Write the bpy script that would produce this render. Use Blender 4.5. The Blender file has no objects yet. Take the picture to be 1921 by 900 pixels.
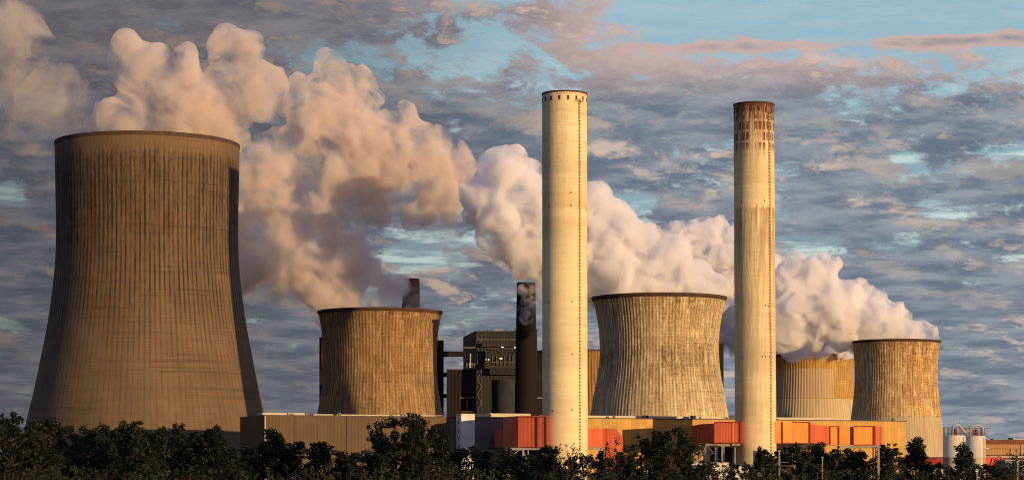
import bpy, bmesh, math, random
import numpy as np
from mathutils import Vector, Matrix, noise as mnoise
PI = math.pi
R = math.radians
C = bpy.context.scene.collection
SC = bpy.context.scene

# ------------------------------------------------------------------ camera, sky, sun, exposure
F = 4200.0            # focal length in photograph pixels
HZ = 885.0            # horizon row
CAMZ = 5.0
cam = bpy.data.cameras.new('camera')
cam_o = bpy.data.objects.new('camera', cam); C.objects.link(cam_o)
cam_o.location = (0, 0, CAMZ); cam_o.rotation_euler = (R(90), 0, 0)
cam.sensor_width = 36.0; cam.lens = F / 1921 * 36.0
cam.shift_y = (HZ - 450) / 1921
cam.clip_start = 1.0; cam.clip_end = 30000
SC.camera = cam_o
SUN_AZ, SUN_EL = R(45), R(2.9)       # sun to the right of and behind the camera
sun_dir = Vector((math.sin(SUN_AZ)*math.cos(SUN_EL), -math.cos(SUN_AZ)*math.cos(SUN_EL), math.sin(SUN_EL)))
sun = bpy.data.lights.new('sun', 'SUN'); sun.energy = 5.0; sun.angle = R(0.5); sun.color = (1.0, 0.64, 0.27)
sun_o = bpy.data.objects.new('sun', sun); C.objects.link(sun_o)
sun_o.rotation_euler = sun_dir.to_track_quat('Z', 'Y').to_euler()
SC.view_settings.view_transform = 'Standard'; SC.view_settings.look = 'None'
SC.view_settings.exposure = 0.12; SC.view_settings.gamma = 1.0
SC.view_settings.use_curve_mapping = False
SC.render.engine = 'CYCLES'
SC.cycles.use_denoising = True; SC.cycles.filter_width = 1.05
SC.cycles.max_bounces = 16; SC.cycles.volume_bounces = 10; SC.cycles.diffuse_bounces = 3
SC.cycles.transparent_max_bounces = 16
SC.cycles.volume_step_rate = 0.7; SC.cycles.volume_max_steps = 256
SC.cycles.sample_clamp_indirect = 6.0


class NB:
    """small helper to write node maths"""
    def __init__(s, tree):
        s.t = tree; s.n = tree.nodes; s.l = tree.links
    def put(s, sock, v):
        if v is None: return
        if isinstance(v, (int, float)):
            try: sock.default_value = v
            except TypeError: sock.default_value = (v, v, v)
        elif isinstance(v, (tuple, list)):
            v = tuple(v)
            if sock.type == 'RGBA' and len(v) == 3: v = v + (1.0,)
            sock.default_value = v
        else: s.l.new(v, sock)
    def m(s, op, a, b=None, c=None, clamp=False):
        n = s.n.new('ShaderNodeMath'); n.operation = op; n.use_clamp = clamp
        s.put(n.inputs[0], a); s.put(n.inputs[1], b); s.put(n.inputs[2], c)
        return n.outputs[0]
    def add(s, a, b): return s.m('ADD', a, b)
    def sub(s, a, b): return s.m('SUBTRACT', a, b)
    def mul(s, a, b): return s.m('MULTIPLY', a, b)
    def ss(s, x, lo, hi, t0=0.0, t1=1.0):
        n = s.n.new('ShaderNodeMapRange'); n.interpolation_type = 'SMOOTHSTEP'; n.clamp = True
        s.put(n.inputs[0], x); s.put(n.inputs[1], lo); s.put(n.inputs[2], hi); s.put(n.inputs[3], t0); s.put(n.inputs[4], t1)
        return n.outputs[0]
    def xyz(s, v):
        n = s.n.new('ShaderNodeSeparateXYZ'); s.l.new(v, n.inputs[0]); return n.outputs[0], n.outputs[1], n.outputs[2]
    def vec(s, x, y, z):
        n = s.n.new('ShaderNodeCombineXYZ'); s.put(n.inputs[0], x); s.put(n.inputs[1], y); s.put(n.inputs[2], z); return n.outputs[0]
    def noise(s, v, scale=1.0, detail=4, rough=0.5, dist=0.0, lac=2.0, col=False):
        n = s.n.new('ShaderNodeTexNoise'); s.l.new(v, n.inputs['Vector'])
        s.put(n.inputs['Scale'], scale); s.put(n.inputs['Detail'], detail); s.put(n.inputs['Roughness'], rough)
        s.put(n.inputs['Lacunarity'], lac); s.put(n.inputs['Distortion'], dist)
        return n.outputs['Color'] if col else n.outputs['Fac']
    def mix(s, f, a, b, mode='MIX'):
        n = s.n.new('ShaderNodeMix'); n.data_type = 'RGBA'; n.blend_type = mode
        s.put(n.inputs[0], f); s.put(n.inputs[6], a); s.put(n.inputs[7], b); return n.outputs[2]
    def ramp(s, x, pts):
        n = s.n.new('ShaderNodeValToRGB'); s.put(n.inputs[0], x); e = n.color_ramp.elements
        while len(e) > 1: e.remove(e[-1])
        e[0].position = pts[0][0]
        q = [e[0].position]
        for (p, v) in pts[1:]: e.new(p)
        for el, (p, v) in zip(sorted(e, key=lambda k: k.position), pts):
            el.color = (v, v, v, 1) if isinstance(v, (int, float)) else tuple(v) + (1,)
        return n.outputs[0]
    def gauss(s, x, y, cx, cy, sx, sy, amp):
        a = s.m('POWER', s.m('ABSOLUTE', s.m('DIVIDE', s.sub(x, cx), sx)), 2)
        b = s.m('POWER', s.m('ABSOLUTE', s.m('DIVIDE', s.sub(y, cy), sy)), 2)
        return s.mul(s.m('EXPONENT', s.mul(s.add(a, b), -1.0)), amp)


world = bpy.data.worlds.new("World"); SC.world = world; world.use_nodes = True


def build_world():
    t = world.node_tree; t.nodes.clear(); b = NB(t)
    out = t.nodes.new('ShaderNodeOutputWorld'); bg = t.nodes.new('ShaderNodeBackground')
    bg.inputs[1].default_value = 0.1
    sky = t.nodes.new('ShaderNodeTexSky'); sky.sky_type = 'NISHITA'; sky.sun_disc = False
    sky.sun_elevation = SUN_EL; sky.sun_rotation = math.atan2(sun_dir.x, sun_dir.y)
    sky.air_density = 1.0; sky.dust_density = 0.6; sky.ozone_density = 1.5
    tc = t.nodes.new('ShaderNodeTexCoord'); d = tc.outputs['Generated']
    x, y, z = b.xyz(d)
    az = b.mul(b.m('ARCTAN2', x, y), F)                # azimuth in thousandths-like units (photo scale)
    el = b.mul(b.m('ARCSINE', z), F)
    zc = b.m('MAXIMUM', z, -0.02)
    # clouds lie in flat layers: the higher they stand above the horizon the larger they look
    lz = b.m('LOGARITHM', b.add(zc, 0.13), math.e)
    wv = b.noise(b.vec(b.mul(x, 26), b.mul(y, 26), b.mul(lz, 26)), 1.0, 4, 0.55, col=True)
    wx, wy, wz = b.xyz(wv)
    sl = b.mul(x, 2.4)                                # layers slope a little
    cx = b.add(b.mul(x, 25), b.mul(b.sub(wx, .5), 0.4))
    cz = b.add(b.mul(lz, 15.0), b.add(b.mul(b.sub(wz, .5), 0.5), sl))
    n1 = b.noise(b.vec(cx, b.mul(y, 25), cz), 1.0, 11, 0.64, 0.1)
    n2 = b.noise(b.vec(b.add(cx, 0.12), b.mul(y, 25), b.add(cz, 0.26)), 1.0, 9, 0.62, 0.1)
    # cover: closed to the left and the middle, thin top right, broken in the belt right of the middle
    cov = b.ss(az, -900, 300, 0.20, 0.10)
    cov = b.add(cov, b.gauss(az, el, 700, 860, 640, 130, -0.29))
    cov = b.add(cov, b.gauss(az, el, 330, 700, 260, 70, 0.07))
    cov = b.add(cov, b.gauss(az, el, 850, 784, 190, 12, 0.34))
    cov = b.add(cov, b.gauss(az, el, 430, 785, 150, 10, 0.24))
    cov = b.add(cov, b.gauss(az, el, 720, 866, 130, 8, 0.24))
    cov = b.add(cov, b.gauss(az, el, 110, 835, 120, 24, 0.12))
    cov = b.add(cov, b.gauss(az, el, 200, 560, 260, 100, 0.09))
    cov = b.add(cov, b.gauss(az, el, 650, 640, 350, 50, 0.07))
    cov = b.add(cov, b.gauss(az, el, 560, 545, 330, 28, -0.10))
    cov = b.add(cov, b.gauss(az, el, 720, 400, 300, 32, -0.08))
    cov = b.add(cov, b.gauss(az, el, 240, 500, 160, 24, -0.13))
    cov = b.add(cov, b.gauss(az, el, -180, 430, 160, 70, -0.12))
    cov = b.add(cov, b.gauss(az, el, -420, 240, 180, 60, -0.10))
    cov = b.add(cov, b.gauss(az, el, -930, 500, 160, 40, -0.12))
    cov = b.add(cov, b.gauss(az, el, -930, 290, 160, 50, -0.10))
    cov = b.add(cov, b.gauss(az, el, 700, 150, 600, 130, 0.12))
    cov = b.add(cov, b.ss(el, 1150, 1700, 0.0, -0.30))
    dens = b.add(n1, cov)
    mask = b.ss(dens, 0.47, 0.585)
    thick = b.ss(dens, 0.50, 0.76)
    lit = b.ss(b.sub(n1, n2), 0.0, 0.13)
    # clear air
    air = b.mix(b.ss(el, 60, 900), (1.25, 1.75, 2.6), (3.3, 5.0, 6.0))
    glow = b.noise(b.vec(b.mul(x, 30), b.mul(y, 30), b.add(b.mul(lz, 52), sl)), 1.0, 7, 0.62, 0.2)
    thin = b.mul(b.ss(glow, 0.42, 0.62), b.ss(el, 800, 600, 0.15, 1.0))
    thin = b.mul(thin, b.ss(el, 60, 260, 0.25, 1.0))
    air = b.mix(b.ss(az, -650, 150), b.mix(b.ss(el, 1000, 1500), (1.35, 1.75, 2.2), air), air)
    air = b.mix(b.ss(el, 1150, 2200), air, (2.5, 3.2, 5.9))
    air = b.mix(thin, air, b.mix(b.ss(az, -700, 200), (3.2, 3.9, 4.1), (6.2, 7.3, 7.2)))
    air = b.mix(0.22, air, b.mix(1.0, sky.outputs[0], (1.6, 1.9, 2.1), 'MULTIPLY'))
    # clouds
    dark = b.mix(b.ss(az, -700, 500), (0.90, 1.03, 1.30), (1.26, 1.66, 2.22))
    mid = b.mix(b.ss(az, -700, 500), (1.80, 1.78, 2.0), (2.75, 3.05, 3.4))
    pk = b.mix(b.ss(az, -600, 450), (3.0, 2.2, 1.75), (7.4, 5.6, 4.2))
    cn = b.noise(b.vec(b.mul(x, 34), b.mul(y, 34), b.add(b.mul(lz, 42), sl)), 1.0, 7, 0.62)
    ccol = b.mix(b.ss(cn, 0.35, 0.68), dark, mid)
    patch = b.ss(b.noise(b.vec(b.mul(x, 9), b.mul(y, 9), b.mul(lz, 7)), 1.0, 3, 0.5), 0.40, 0.62, 0.25, 1.0)
    ccol = b.mix(b.mul(b.mul(lit, patch), b.ss(el, 80, 420, 0.4, 0.95)), ccol, pk)
    edge = b.mul(b.ss(dens, 0.92, 0.58), b.mul(b.ss(el, 660, 790, 0.0, 0.85), b.ss(az, -150, 260, 0.12, 1.0)))
    ccol = b.mix(edge, ccol, (5.9, 4.2, 3.75))
    col = b.mix(mask, air, ccol)
    # large dark deck to the left
    deck = b.ss(az, -1000, 100, 0.72, 1.0)
    col = b.mix(1.0, col, b.vec(deck, deck, deck), 'MULTIPLY')
    t.links.new(col, bg.inputs[0]); t.links.new(bg.outputs[0], out.inputs[0])


build_world()


def px(x, y, D):
    return Vector(((x - 960.5) / F * D, D, (HZ - y) / F * D + CAMZ))


# ------------------------------------------------------------------ mesh helpers
class MB:
    def __init__(s): s.v = []; s.f = []
    def addm(s, vs, fs):
        o = len(s.v); s.v += [tuple(v) for v in vs]; s.f += [tuple(i + o for i in f) for f in fs]; return s
    def box(s, x0, x1, y0, y1, z0, z1):
        v = [(x0,y0,z0),(x1,y0,z0),(x1,y1,z0),(x0,y1,z0),(x0,y0,z1),(x1,y0,z1),(x1,y1,z1),(x0,y1,z1)]
        return s.addm(v, [(0,3,2,1),(4,5,6,7),(0,1,5,4),(1,2,6,5),(2,3,7,6),(3,0,4,7)])
    def prism(s, poly, z0, z1):
        n = len(poly)
        zb = z0 if isinstance(z0, (list, tuple)) else [z0]*n
        zt = z1 if isinstance(z1, (list, tuple)) else [z1]*n
        v = [(p[0], p[1], zb[i]) for i, p in enumerate(poly)] + [(p[0], p[1], zt[i]) for i, p in enumerate(poly)]
        f = [(i, (i+1) % n, (i+1) % n + n, i + n) for i in range(n)] + [tuple(range(n-1, -1, -1)), tuple(range(n, 2*n))]
        return s.addm(v, f)
    def bar(s, a, b, w, h=None):
        a = Vector(a); b = Vector(b); h = h or w; d = (b - a); L = d.length; d.normalize()
        up = Vector((0,0,1)) if abs(d.z) < .95 else Vector((0,1,0))
        sx = d.cross(up).normalized(); sz = sx.cross(d).normalized()
        v = []
        for p in (a, b):
            for (i, j) in ((-1,-1),(1,-1),(1,1),(-1,1)): v.append(p + sx*i*w/2 + sz*j*h/2)
        return s.addm(v, [(0,1,2,3),(7,6,5,4),(0,4,5,1),(1,5,6,2),(2,6,7,3),(3,7,4,0)])
    def tube(s, pts, r, seg=10, cap=True):
        pts = [Vector(p) for p in pts]; n = len(pts); rs = r if isinstance(r, (list, tuple)) else [r]*n
        ref = Vector((0.123, 0.07, 1)).normalized() if abs((pts[-1]-pts[0]).normalized().z) < .9 else Vector((1, .05, .03)).normalized()
        v = []; f = []
        for i in range(n):
            d = (pts[min(i+1, n-1)] - pts[max(i-1, 0)]).normalized()
            a = d.cross(ref).normalized(); c = a.cross(d).normalized()
            for k in range(seg):
                t = 2*PI*k/seg; v.append(pts[i] + (a*math.cos(t) + c*math.sin(t))*rs[i])
        for i in range(n-1):
            for k in range(seg):
                k2 = (k+1) % seg; f.append((i*seg+k, i*seg+k2, (i+1)*seg+k2, (i+1)*seg+k))
        if cap: f += [tuple(range(seg-1, -1, -1)), tuple(range((n-1)*seg, n*seg))]
        return s.addm(v, f)
    def lathe(s, prof, seg=96, rib=0.0, nrib=1, close=False):
        n = len(prof); v = []; f = []
        for (r, z) in prof:
            for k in range(seg):
                t = 2*PI*k/seg
                rr = r
                if rib:
                    q = (k * nrib / seg) % 1.0
                    rr = r + (rib if q < 0.26 else 0.0)
                v.append((rr*math.sin(t), -rr*math.cos(t), z))
        for i in range(n - 1 + (1 if close else 0)):
            j = (i+1) % n
            for k in range(seg):
                k2 = (k+1) % seg; f.append((i*seg+k, i*seg+k2, j*seg+k2, j*seg+k))
        return s.addm(v, f)
    def build(s, name, mat, parent=None, smooth=False, loc=None):
        me = bpy.data.meshes.new(name); me.from_pydata(s.v, [], s.f); me.update()
        me.materials.append(mat)
        if smooth:
            for p in me.polygons: p.use_smooth = True
        bm = bmesh.new(); bm.from_mesh(me); bmesh.ops.recalc_face_normals(bm, faces=bm.faces); bm.to_mesh(me); bm.free()
        o = bpy.data.objects.new(name, me); C.objects.link(o)
        if parent: o.parent = parent
        if loc is not None: o.location = loc
        return o


def tag(o, label=None, cat=None, group=None, kind=None):
    if label: o['label'] = label
    if cat: o['category'] = cat
    if group: o['group'] = group
    if kind: o['kind'] = kind
    return o


def empty(name, loc, label, cat, rz=0.0, group=None):
    o = bpy.data.objects.new(name, None); C.objects.link(o); o.location = loc; o.rotation_euler = (0, 0, rz)
    return tag(o, label, cat, group)


def copy_tree(o, parent=None):
    c = o.copy(); C.objects.link(c)
    if parent: c.parent = parent
    for ch in [q for q in C.objects if q.parent == o]: copy_tree(ch, c)
    return c


def spline(pts, n):
    """smooth profile through (z, r) pairs: cubic Hermite"""
    zs = [p[0] for p in pts]; rs = [p[1] for p in pts]
    m = []
    for i in range(len(pts)):
        a = max(i-1, 0); b = min(i+1, len(pts)-1); m.append((rs[b]-rs[a])/(zs[b]-zs[a]))
    out = []
    for k in range(n+1):
        z = zs[0] + (zs[-1]-zs[0])*k/n
        i = max(j for j in range(len(zs)-1) if zs[j] <= z + 1e-9)
        h = zs[i+1]-zs[i]; t = (z-zs[i])/h
        r = (2*t**3-3*t**2+1)*rs[i] + (t**3-2*t**2+t)*h*m[i] + (-2*t**3+3*t**2)*rs[i+1] + (t**3-t**2)*h*m[i+1]
        out.append((r, z))
    return out


# ------------------------------------------------------------------ materials
def new_mat(name):
    m = bpy.data.materials.new(name); m.use_nodes = True
    b = NB(m.node_tree); bs = m.node_tree.nodes['Principled BSDF']
    bs.inputs['Roughness'].default_value = 0.85
    bs.inputs['Specular IOR Level'].default_value = 0.25
    return m, b, bs


def bump(b, bs, h, strength, dist):
    n = b.n.new('ShaderNodeBump'); n.inputs['Strength'].default_value = strength; n.inputs['Distance'].default_value = dist
    b.put(n.inputs['Height'], h); b.l.new(n.outputs[0], bs.inputs['Normal'])


def plain(name, col, rough=0.8, var=0.25, scale=0.35, metal=0.0, dirt=None):
    m, b, bs = new_mat(name)
    tc = b.n.new('ShaderNodeTexCoord').outputs['Object']
    n = b.noise(tc, scale, 6, 0.62)
    x, y, z = b.xyz(tc)
    st = b.noise(b.vec(b.mul(x, 1.3), b.mul(y, 1.3), b.mul(z, 0.12)), 1.0, 5, 0.6)
    c = b.mix(b.ss(n, 0.3, 0.7), [q*(1-var) for q in col], [min(1, q*(1+var*.6)) for q in col])
    c = b.mix(b.ss(st, 0.5, 0.75, 0.0, 0.35), c, dirt or [q*0.45 for q in col])
    b.l.new(c, bs.inputs['Base Color'])
    bs.inputs['Roughness'].default_value = rough; bs.inputs['Metallic'].default_value = metal
    return m


def cladding(name, col, pitch=1.0, var=0.12, dirt=0.3, panel=9.0, axis='x', lines=0.0, yellow=None):
    """vertical ribbed sheet metal with panel joints, streaks and uneven sheets"""
    m, b, bs = new_mat(name)
    tc = b.n.new('ShaderNodeTexCoord').outputs['Object']
    x, y, z = b.xyz(tc)
    u = b.add(x, y)
    w = b.m('PINGPONG', u, pitch/2)
    prof = b.ss(w, pitch*0.12, pitch*0.3)
    sheet = b.m('FLOOR', b.m('DIVIDE', u, pitch*2.0))
    wn = b.n.new('ShaderNodeTexWhiteNoise'); wn.noise_dimensions = '2D'
    b.l.new(b.vec(sheet, b.m('FLOOR', b.m('DIVIDE', z, panel)), 0), wn.inputs['Vector'])
    sh = wn.outputs['Value']
    st = b.noise(b.vec(b.mul(u, 0.8), 0.0, b.mul(z, 0.07)), 1.0, 6, 0.65)
    bl = b.noise(tc, 0.12, 6, 0.6)
    c = b.mix(sh, [q*(1-var) for q in col], [min(1, q*(1+var)) for q in col])
    c = b.mix(b.ss(bl, 0.35, 0.7, 0, 0.5), c, [q*0.78 for q in col])
    c = b.mix(b.ss(st, 0.5, 0.75, 0, dirt), c, [q*0.45 for q in col])
    if yellow: c = b.mix(b.ss(b.noise(b.vec(b.mul(u, .5), 0, b.mul(z, .1)), 1.0, 4, .6), 0.5, 0.66, 0, .6), c, yellow)
    c = b.mix(b.mul(b.sub(1.0, prof), 0.22 + lines), c, [q*0.5 for q in col])
    b.l.new(c, bs.inputs['Base Color'])
    bs.inputs['Roughness'].default_value = 0.6
    bump(b, bs, prof, 0.5, 0.08)
    return m


def tower_mat(name, H, base, dark, pale, nrib, line_ramp, stain_ramp, pale_ramp, red=None, line_amt=0.9, band_amt=0.26, speck=0.5, topc=None, skirt=None, grid_amt=0.3, mot_amt=0.42, pale_amt=0.3, patch=None, st_amt=0.5, lw=(0.36, 0.16)):
    m, b, bs = new_mat(name)
    tc = b.n.new('ShaderNodeTexCoord').outputs['Object']
    x, y, z = b.xyz(tc)
    th = b.m('ARCTAN2', x, b.mul(y, -1.0))
    a = b.mul(th, nrib/(2*PI))
    h = b.m('DIVIDE', z, H)
    # unevenness of the heights at which stains start and end
    hw = b.add(h, b.mul(b.sub(b.noise(b.vec(b.mul(a, 0.35), 0.0, 3.1), 1.0, 5, 0.65), 0.5), 0.10))
    ribn = b.noise(b.vec(b.mul(b.m('FLOOR', a), 7.3), b.mul(z, 0.035), 0.0), 1.0, 3, 0.6)     # one value per rib
    q = b.m('FRACT', a)
    line = b.ss(b.m('ABSOLUTE', b.sub(q, 0.62)), lw[0], lw[1])
    la = b.mul(b.ramp(hw, line_ramp), b.ss(ribn, 0.30, 0.62, 0.25, 1.0))
    streak = b.noise(b.vec(b.mul(a, 0.9), b.mul(z, 0.035), 1.7), 1.0, 7, 0.62)
    big = b.noise(b.vec(b.mul(a, 0.10), b.mul(z, 0.03), 9.0), 1.0, 5, 0.6)
    sp = b.noise(b.vec(b.mul(a, 1.6), b.mul(z, 0.55), 4.0), 1.0, 5, 0.7)
    st = b.mul(b.ramp(hw, stain_ramp), b.ss(b.add(b.mul(streak, 0.6), b.mul(big, 0.4)), 0.40, 0.60))
    pl = b.mul(b.ramp(hw, pale_ramp), b.ss(b.noise(b.vec(b.mul(a, 0.7), b.mul(z, 0.02), 21.0), 1.0, 6, 0.6), 0.48, 0.66))
    ring = b.noise(b.vec(b.mul(a, 0.03), b.mul(z, 0.42), 5.0), 1.0, 4, 0.75)
    fine = b.noise(tc, 0.9, 5, 0.7)
    c = b.mix(b.ss(big, 0.35, 0.65), [k*0.82 for k in base], [k*1.12 for k in base])
    c = b.mix(pl, c, pale)
    c = b.mix(b.ss(ring, 0.5, 0.68, 0.0, band_amt*2.2), c, [k*0.55 for k in base])
    if red: c = b.mix(b.mul(st, b.ss(sp, 0.45, 0.6)), c, red)
    c = b.mix(b.mul(st, st_amt), c, dark)
    c = b.mix(b.mul(b.ss(sp, 0.56, 0.68), b.m('MULTIPLY', b.ramp(hw, stain_ramp), speck)), c, [k*0.6 for k in dark])
    c = b.mix(b.mul(b.mul(la, line), line_amt), c, [k*0.55 for k in dark])
    c = b.mix(b.ss(fine, 0.45, 0.75, 0.0, 0.25), c, [k*0.6 for k in base])
    grid = b.ss(b.m('PINGPONG', z, 0.75), 0.14, 0.02)
    c = b.mix(b.mul(grid, grid_amt), c, [k*0.4 for k in base])
    af = b.add(b.m('FLOOR', a), b.mul(b.m('FRACT', a), 0.35))
    mot = b.noise(b.vec(b.mul(af, 1.7), b.mul(z, 0.10), 44.0), 1.0, 8, 0.74)
    mot2 = b.noise(b.vec(b.mul(af, 2.3), b.mul(z, 0.42), 74.0), 1.0, 6, 0.78)
    c = b.mix(b.mul(b.ss(mot, 0.50, 0.57), b.m('MULTIPLY', b.ramp(hw, stain_ramp), mot_amt)), c, dark)
    c = b.mix(b.mul(b.ss(mot2, 0.56, 0.61), b.m('MULTIPLY', b.ramp(hw, stain_ramp), mot_amt)), c, [k*.6 for k in dark])
    c = b.mix(b.mul(b.ss(mot, 0.46, 0.40), pale_amt), c, [min(.85, k*1.15) for k in pale])
    if topc:   # clean weathered band just below the rim
        c = b.mix(b.mul(b.ss(hw, topc[0], topc[0] + 0.012), topc[2]), c, topc[1])
    if skirt:  # newer cladding round the foot
        sk = b.ss(h, skirt[0], skirt[0] - 0.004)
        c = b.mix(sk, c, b.mix(b.mul(line, 0.35), b.mix(b.ss(streak, .4, .7), skirt[1], [k*.75 for k in skirt[1]]), [k*0.5 for k in skirt[1]]))
    if patch:  # a rectangular field of paler colour
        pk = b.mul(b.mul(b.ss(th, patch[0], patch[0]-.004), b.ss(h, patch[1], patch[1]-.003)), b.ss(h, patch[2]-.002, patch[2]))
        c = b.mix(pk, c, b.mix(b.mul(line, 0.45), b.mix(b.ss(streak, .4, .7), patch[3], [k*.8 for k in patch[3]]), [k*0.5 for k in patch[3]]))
    b.l.new(c, bs.inputs['Base Color'])
    bs.inputs['Roughness'].default_value = 0.9
    bump(b, bs, b.add(b.mul(fine, 0.4), b.mul(ring, 0.5)), 0.35, 0.25)
    return m


def stack_mat(name, H, base, dark, bands, top_stain, mid_stain, amt=1.0, grid_top=False):
    m, b, bs = new_mat(name)
    tc = b.n.new('ShaderNodeTexCoord').outputs['Object']
    x, y, z = b.xyz(tc)
    th = b.m('ARCTAN2', x, b.mul(y, -1.0)); h = b.m('DIVIDE', z, H)
    ring = b.noise(b.vec(b.mul(th, 0.35), b.mul(z, 0.33), 5.0), 1.0, 6, 0.72)
    ring2 = b.noise(b.vec(b.mul(th, 0.15), b.mul(z, 0.06), 15.0), 1.0, 4, 0.6)
    c = b.mix(b.ss(ring2, 0.35, 0.65), [k*0.86 for k in base], [min(.9, k*1.08) for k in base])
    c = b.mix(b.ss(ring, 0.52, 0.72, 0, 0.55), c, [base[0]*.62, base[1]*.55, base[2]*.45])
    band = b.ramp(h, bands)
    c = b.mix(b.mul(band, .8), c, [base[0]*.8, base[1]*.66, base[2]*.52])
    sw = b.noise(b.vec(b.mul(th, 5.5), b.mul(z, 0.022), 3.0), 1.0, 6, 0.62)
    sw2 = b.noise(b.vec(b.mul(th, 14.0), b.mul(z, 0.06), 8.0), 1.0, 5, 0.62)
    hw = b.add(h, b.mul(b.sub(sw2, 0.5), 0.09))
    s1 = b.mul(b.ramp(hw, top_stain), b.ss(sw2, 0.36, 0.58, 0.35, 1.0))
    s2 = b.mul(b.ramp(hw, mid_stain), b.ss(b.add(b.mul(sw, .5), b.mul(sw2, .5)), 0.42, 0.55))
    c = b.mix(b.mul(b.m('MAXIMUM', s1, s2), amt), c, dark)
    if grid_top:
        cell = b.mul(th, 30/(2*PI)); wn = b.n.new('ShaderNodeTexWhiteNoise'); wn.noise_dimensions = '2D'
        row = b.m('FLOOR', b.m('DIVIDE', b.sub(z, 0.862*H), 0.0275*H))
        b.l.new(b.vec(b.m('FLOOR', cell), row, 0), wn.inputs['Vector'])
        cf = b.m('PINGPONG', cell, 0.5); zf = b.m('PINGPONG', b.m('DIVIDE', b.sub(z, 0.862*H), 0.0275*H), 0.5)
        gm_ = b.mul(b.mul(b.ss(cf, 0.08, 0.2), b.ss(zf, 0.07, 0.16)), b.ss(wn.outputs['Value'], 0.30, 0.55, 0.0, 1.0))
        gm_ = b.mul(gm_, b.mul(b.ss(h, 0.855, 0.885), b.ss(h, 0.962, 0.955)))
        c = b.mix(b.mul(gm_, b.ss(sw2, .3, .55, .45, .92)), c, dark)
        dr = b.mul(b.ss(b.noise(b.vec(b.mul(th, 16.0), b.mul(z, 0.02), 31.0), 1.0, 4, .6), .5, .6), b.ss(h, 0.80, 0.93))
        c = b.mix(b.mul(dr, 0.75), c, [dark[0]*2.2, dark[1]*2, dark[2]*1.5])
        c = b.mix(b.ss(hw, 0.945, 0.985, 0.0, 0.93), c, [dark[0]*1.1, dark[1]*.85, dark[2]*.9])
    # formwork joints
    j = b.ss(b.m('PINGPONG', z, 1.25), 0.10, 0.0)
    c = b.mix(b.mul(j, 0.30), c, [k*0.5 for k in base])
    thin = b.noise(b.vec(b.mul(th, 0.5), b.mul(z, 1.1), 55.0), 1.0, 5, 0.75)
    c = b.mix(b.mul(b.ss(thin, 0.56, 0.64), b.ss(h, 0.55, 0.8, 0.15, 0.6)), c, [base[0]*.55, base[1]*.42, base[2]*.30])
    fine = b.noise(tc, 1.1, 5, 0.7)
    c = b.mix(b.ss(fine, 0.45, 0.75, 0.0, 0.22), c, [k*0.6 for k in base])
    b.l.new(c, bs.inputs['Base Color']); bs.inputs['Roughness'].default_value = 0.85
    bump(b, bs, fine, 0.25, 0.15)
    return m


def leaf_mat(name, c1, c2, c3):
    m, b, bs = new_mat(name)
    tc = b.n.new('ShaderNodeTexCoord').outputs['Object']
    oi = b.n.new('ShaderNodeObjectInfo').outputs['Random']
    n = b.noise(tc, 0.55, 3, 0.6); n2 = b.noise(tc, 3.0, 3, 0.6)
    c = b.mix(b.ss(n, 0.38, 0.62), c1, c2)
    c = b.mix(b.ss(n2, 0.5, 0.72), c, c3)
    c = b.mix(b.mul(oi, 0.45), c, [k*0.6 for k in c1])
    b.l.new(c, bs.inputs['Base Color']); bs.inputs['Roughness'].default_value = 0.6
    tr = b.n.new('ShaderNodeBsdfTranslucent'); b.l.new(c, tr.inputs[0])
    mx = b.n.new('ShaderNodeMixShader'); mx.inputs[0].default_value = 0.25
    b.l.new(bs.outputs[0], mx.inputs[1]); b.l.new(tr.outputs[0], mx.inputs[2])
    b.l.new(mx.outputs[0], b.n['Material Output'].inputs[0])
    return m


def steam_mat(name, dens, wisp=0.0, scale=0.03, col=(1, 1, 1), aniso=0.0, lo=0.42, hi=0.6, step=None):
    m = bpy.data.materials.new(name); m.use_nodes = True; t = m.node_tree; t.nodes.clear(); b = NB(t)
    out = t.nodes.new('ShaderNodeOutputMaterial'); v = t.nodes.new('ShaderNodeVolumePrincipled')
    v.inputs['Color'].default_value = (*col, 1); v.inputs['Anisotropy'].default_value = aniso
    if wisp:
        tc = t.nodes.new('ShaderNodeTexCoord').outputs['Object']
        n = b.noise(tc, scale, 6, 0.62, 0.5)
        b.l.new(b.mul(b.ss(n, lo, hi, 1.0 - wisp, 1.0), dens), v.inputs['Density'])
    else:
        v.inputs['Density'].default_value = dens
        m.cycles.homogeneous_volume = True
    t.links.new(v.outputs[0], out.inputs['Volume'])
    return m


M = {}
M['rim'] = plain('rim_concrete', (0.075, 0.045, 0.032), 0.9)
M['rail'] = plain('railing_steel', (0.05, 0.04, 0.035), 0.7)
M['mast'] = plain('mast_concrete', (0.26, 0.22, 0.17), 0.8)
M['pipegrey'] = plain('grey_pipes', (0.12, 0.11, 0.10), 0.6)
M['rust'] = plain('rusty_ladder', (0.19, 0.10, 0.055), 0.8)
M['hole'] = plain('dark_opening', (0.03, 0.015, 0.01), 0.9)
M['brownhole'] = plain('brown_opening', (0.10, 0.035, 0.02), 0.9)
M['rustframe'] = plain('rust_frame', (0.36, 0.24, 0.12), 0.9)
M['steel'] = plain('galvanised_steel', (0.30, 0.285, 0.27), 0.55)
M['darksteel'] = plain('dark_steel', (0.035, 0.028, 0.026), 0.7)
M['white'] = plain('white_render', (0.62, 0.60, 0.56), 0.7, 0.08)
M['palepaint'] = plain('pale_metal', (0.46, 0.41, 0.33), 0.6, 0.1)
M['dimbrownclad'] = cladding('dimmed_brown_cladding', (0.088, 0.050, 0.027), 1.6)  # dimness over the hall's left part put into its colour, ochre turned brown
M['ochreclad'] = cladding('ochre_cladding', (0.50, 0.275, 0.065), 1.9, 0.18, 0.45)
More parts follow.
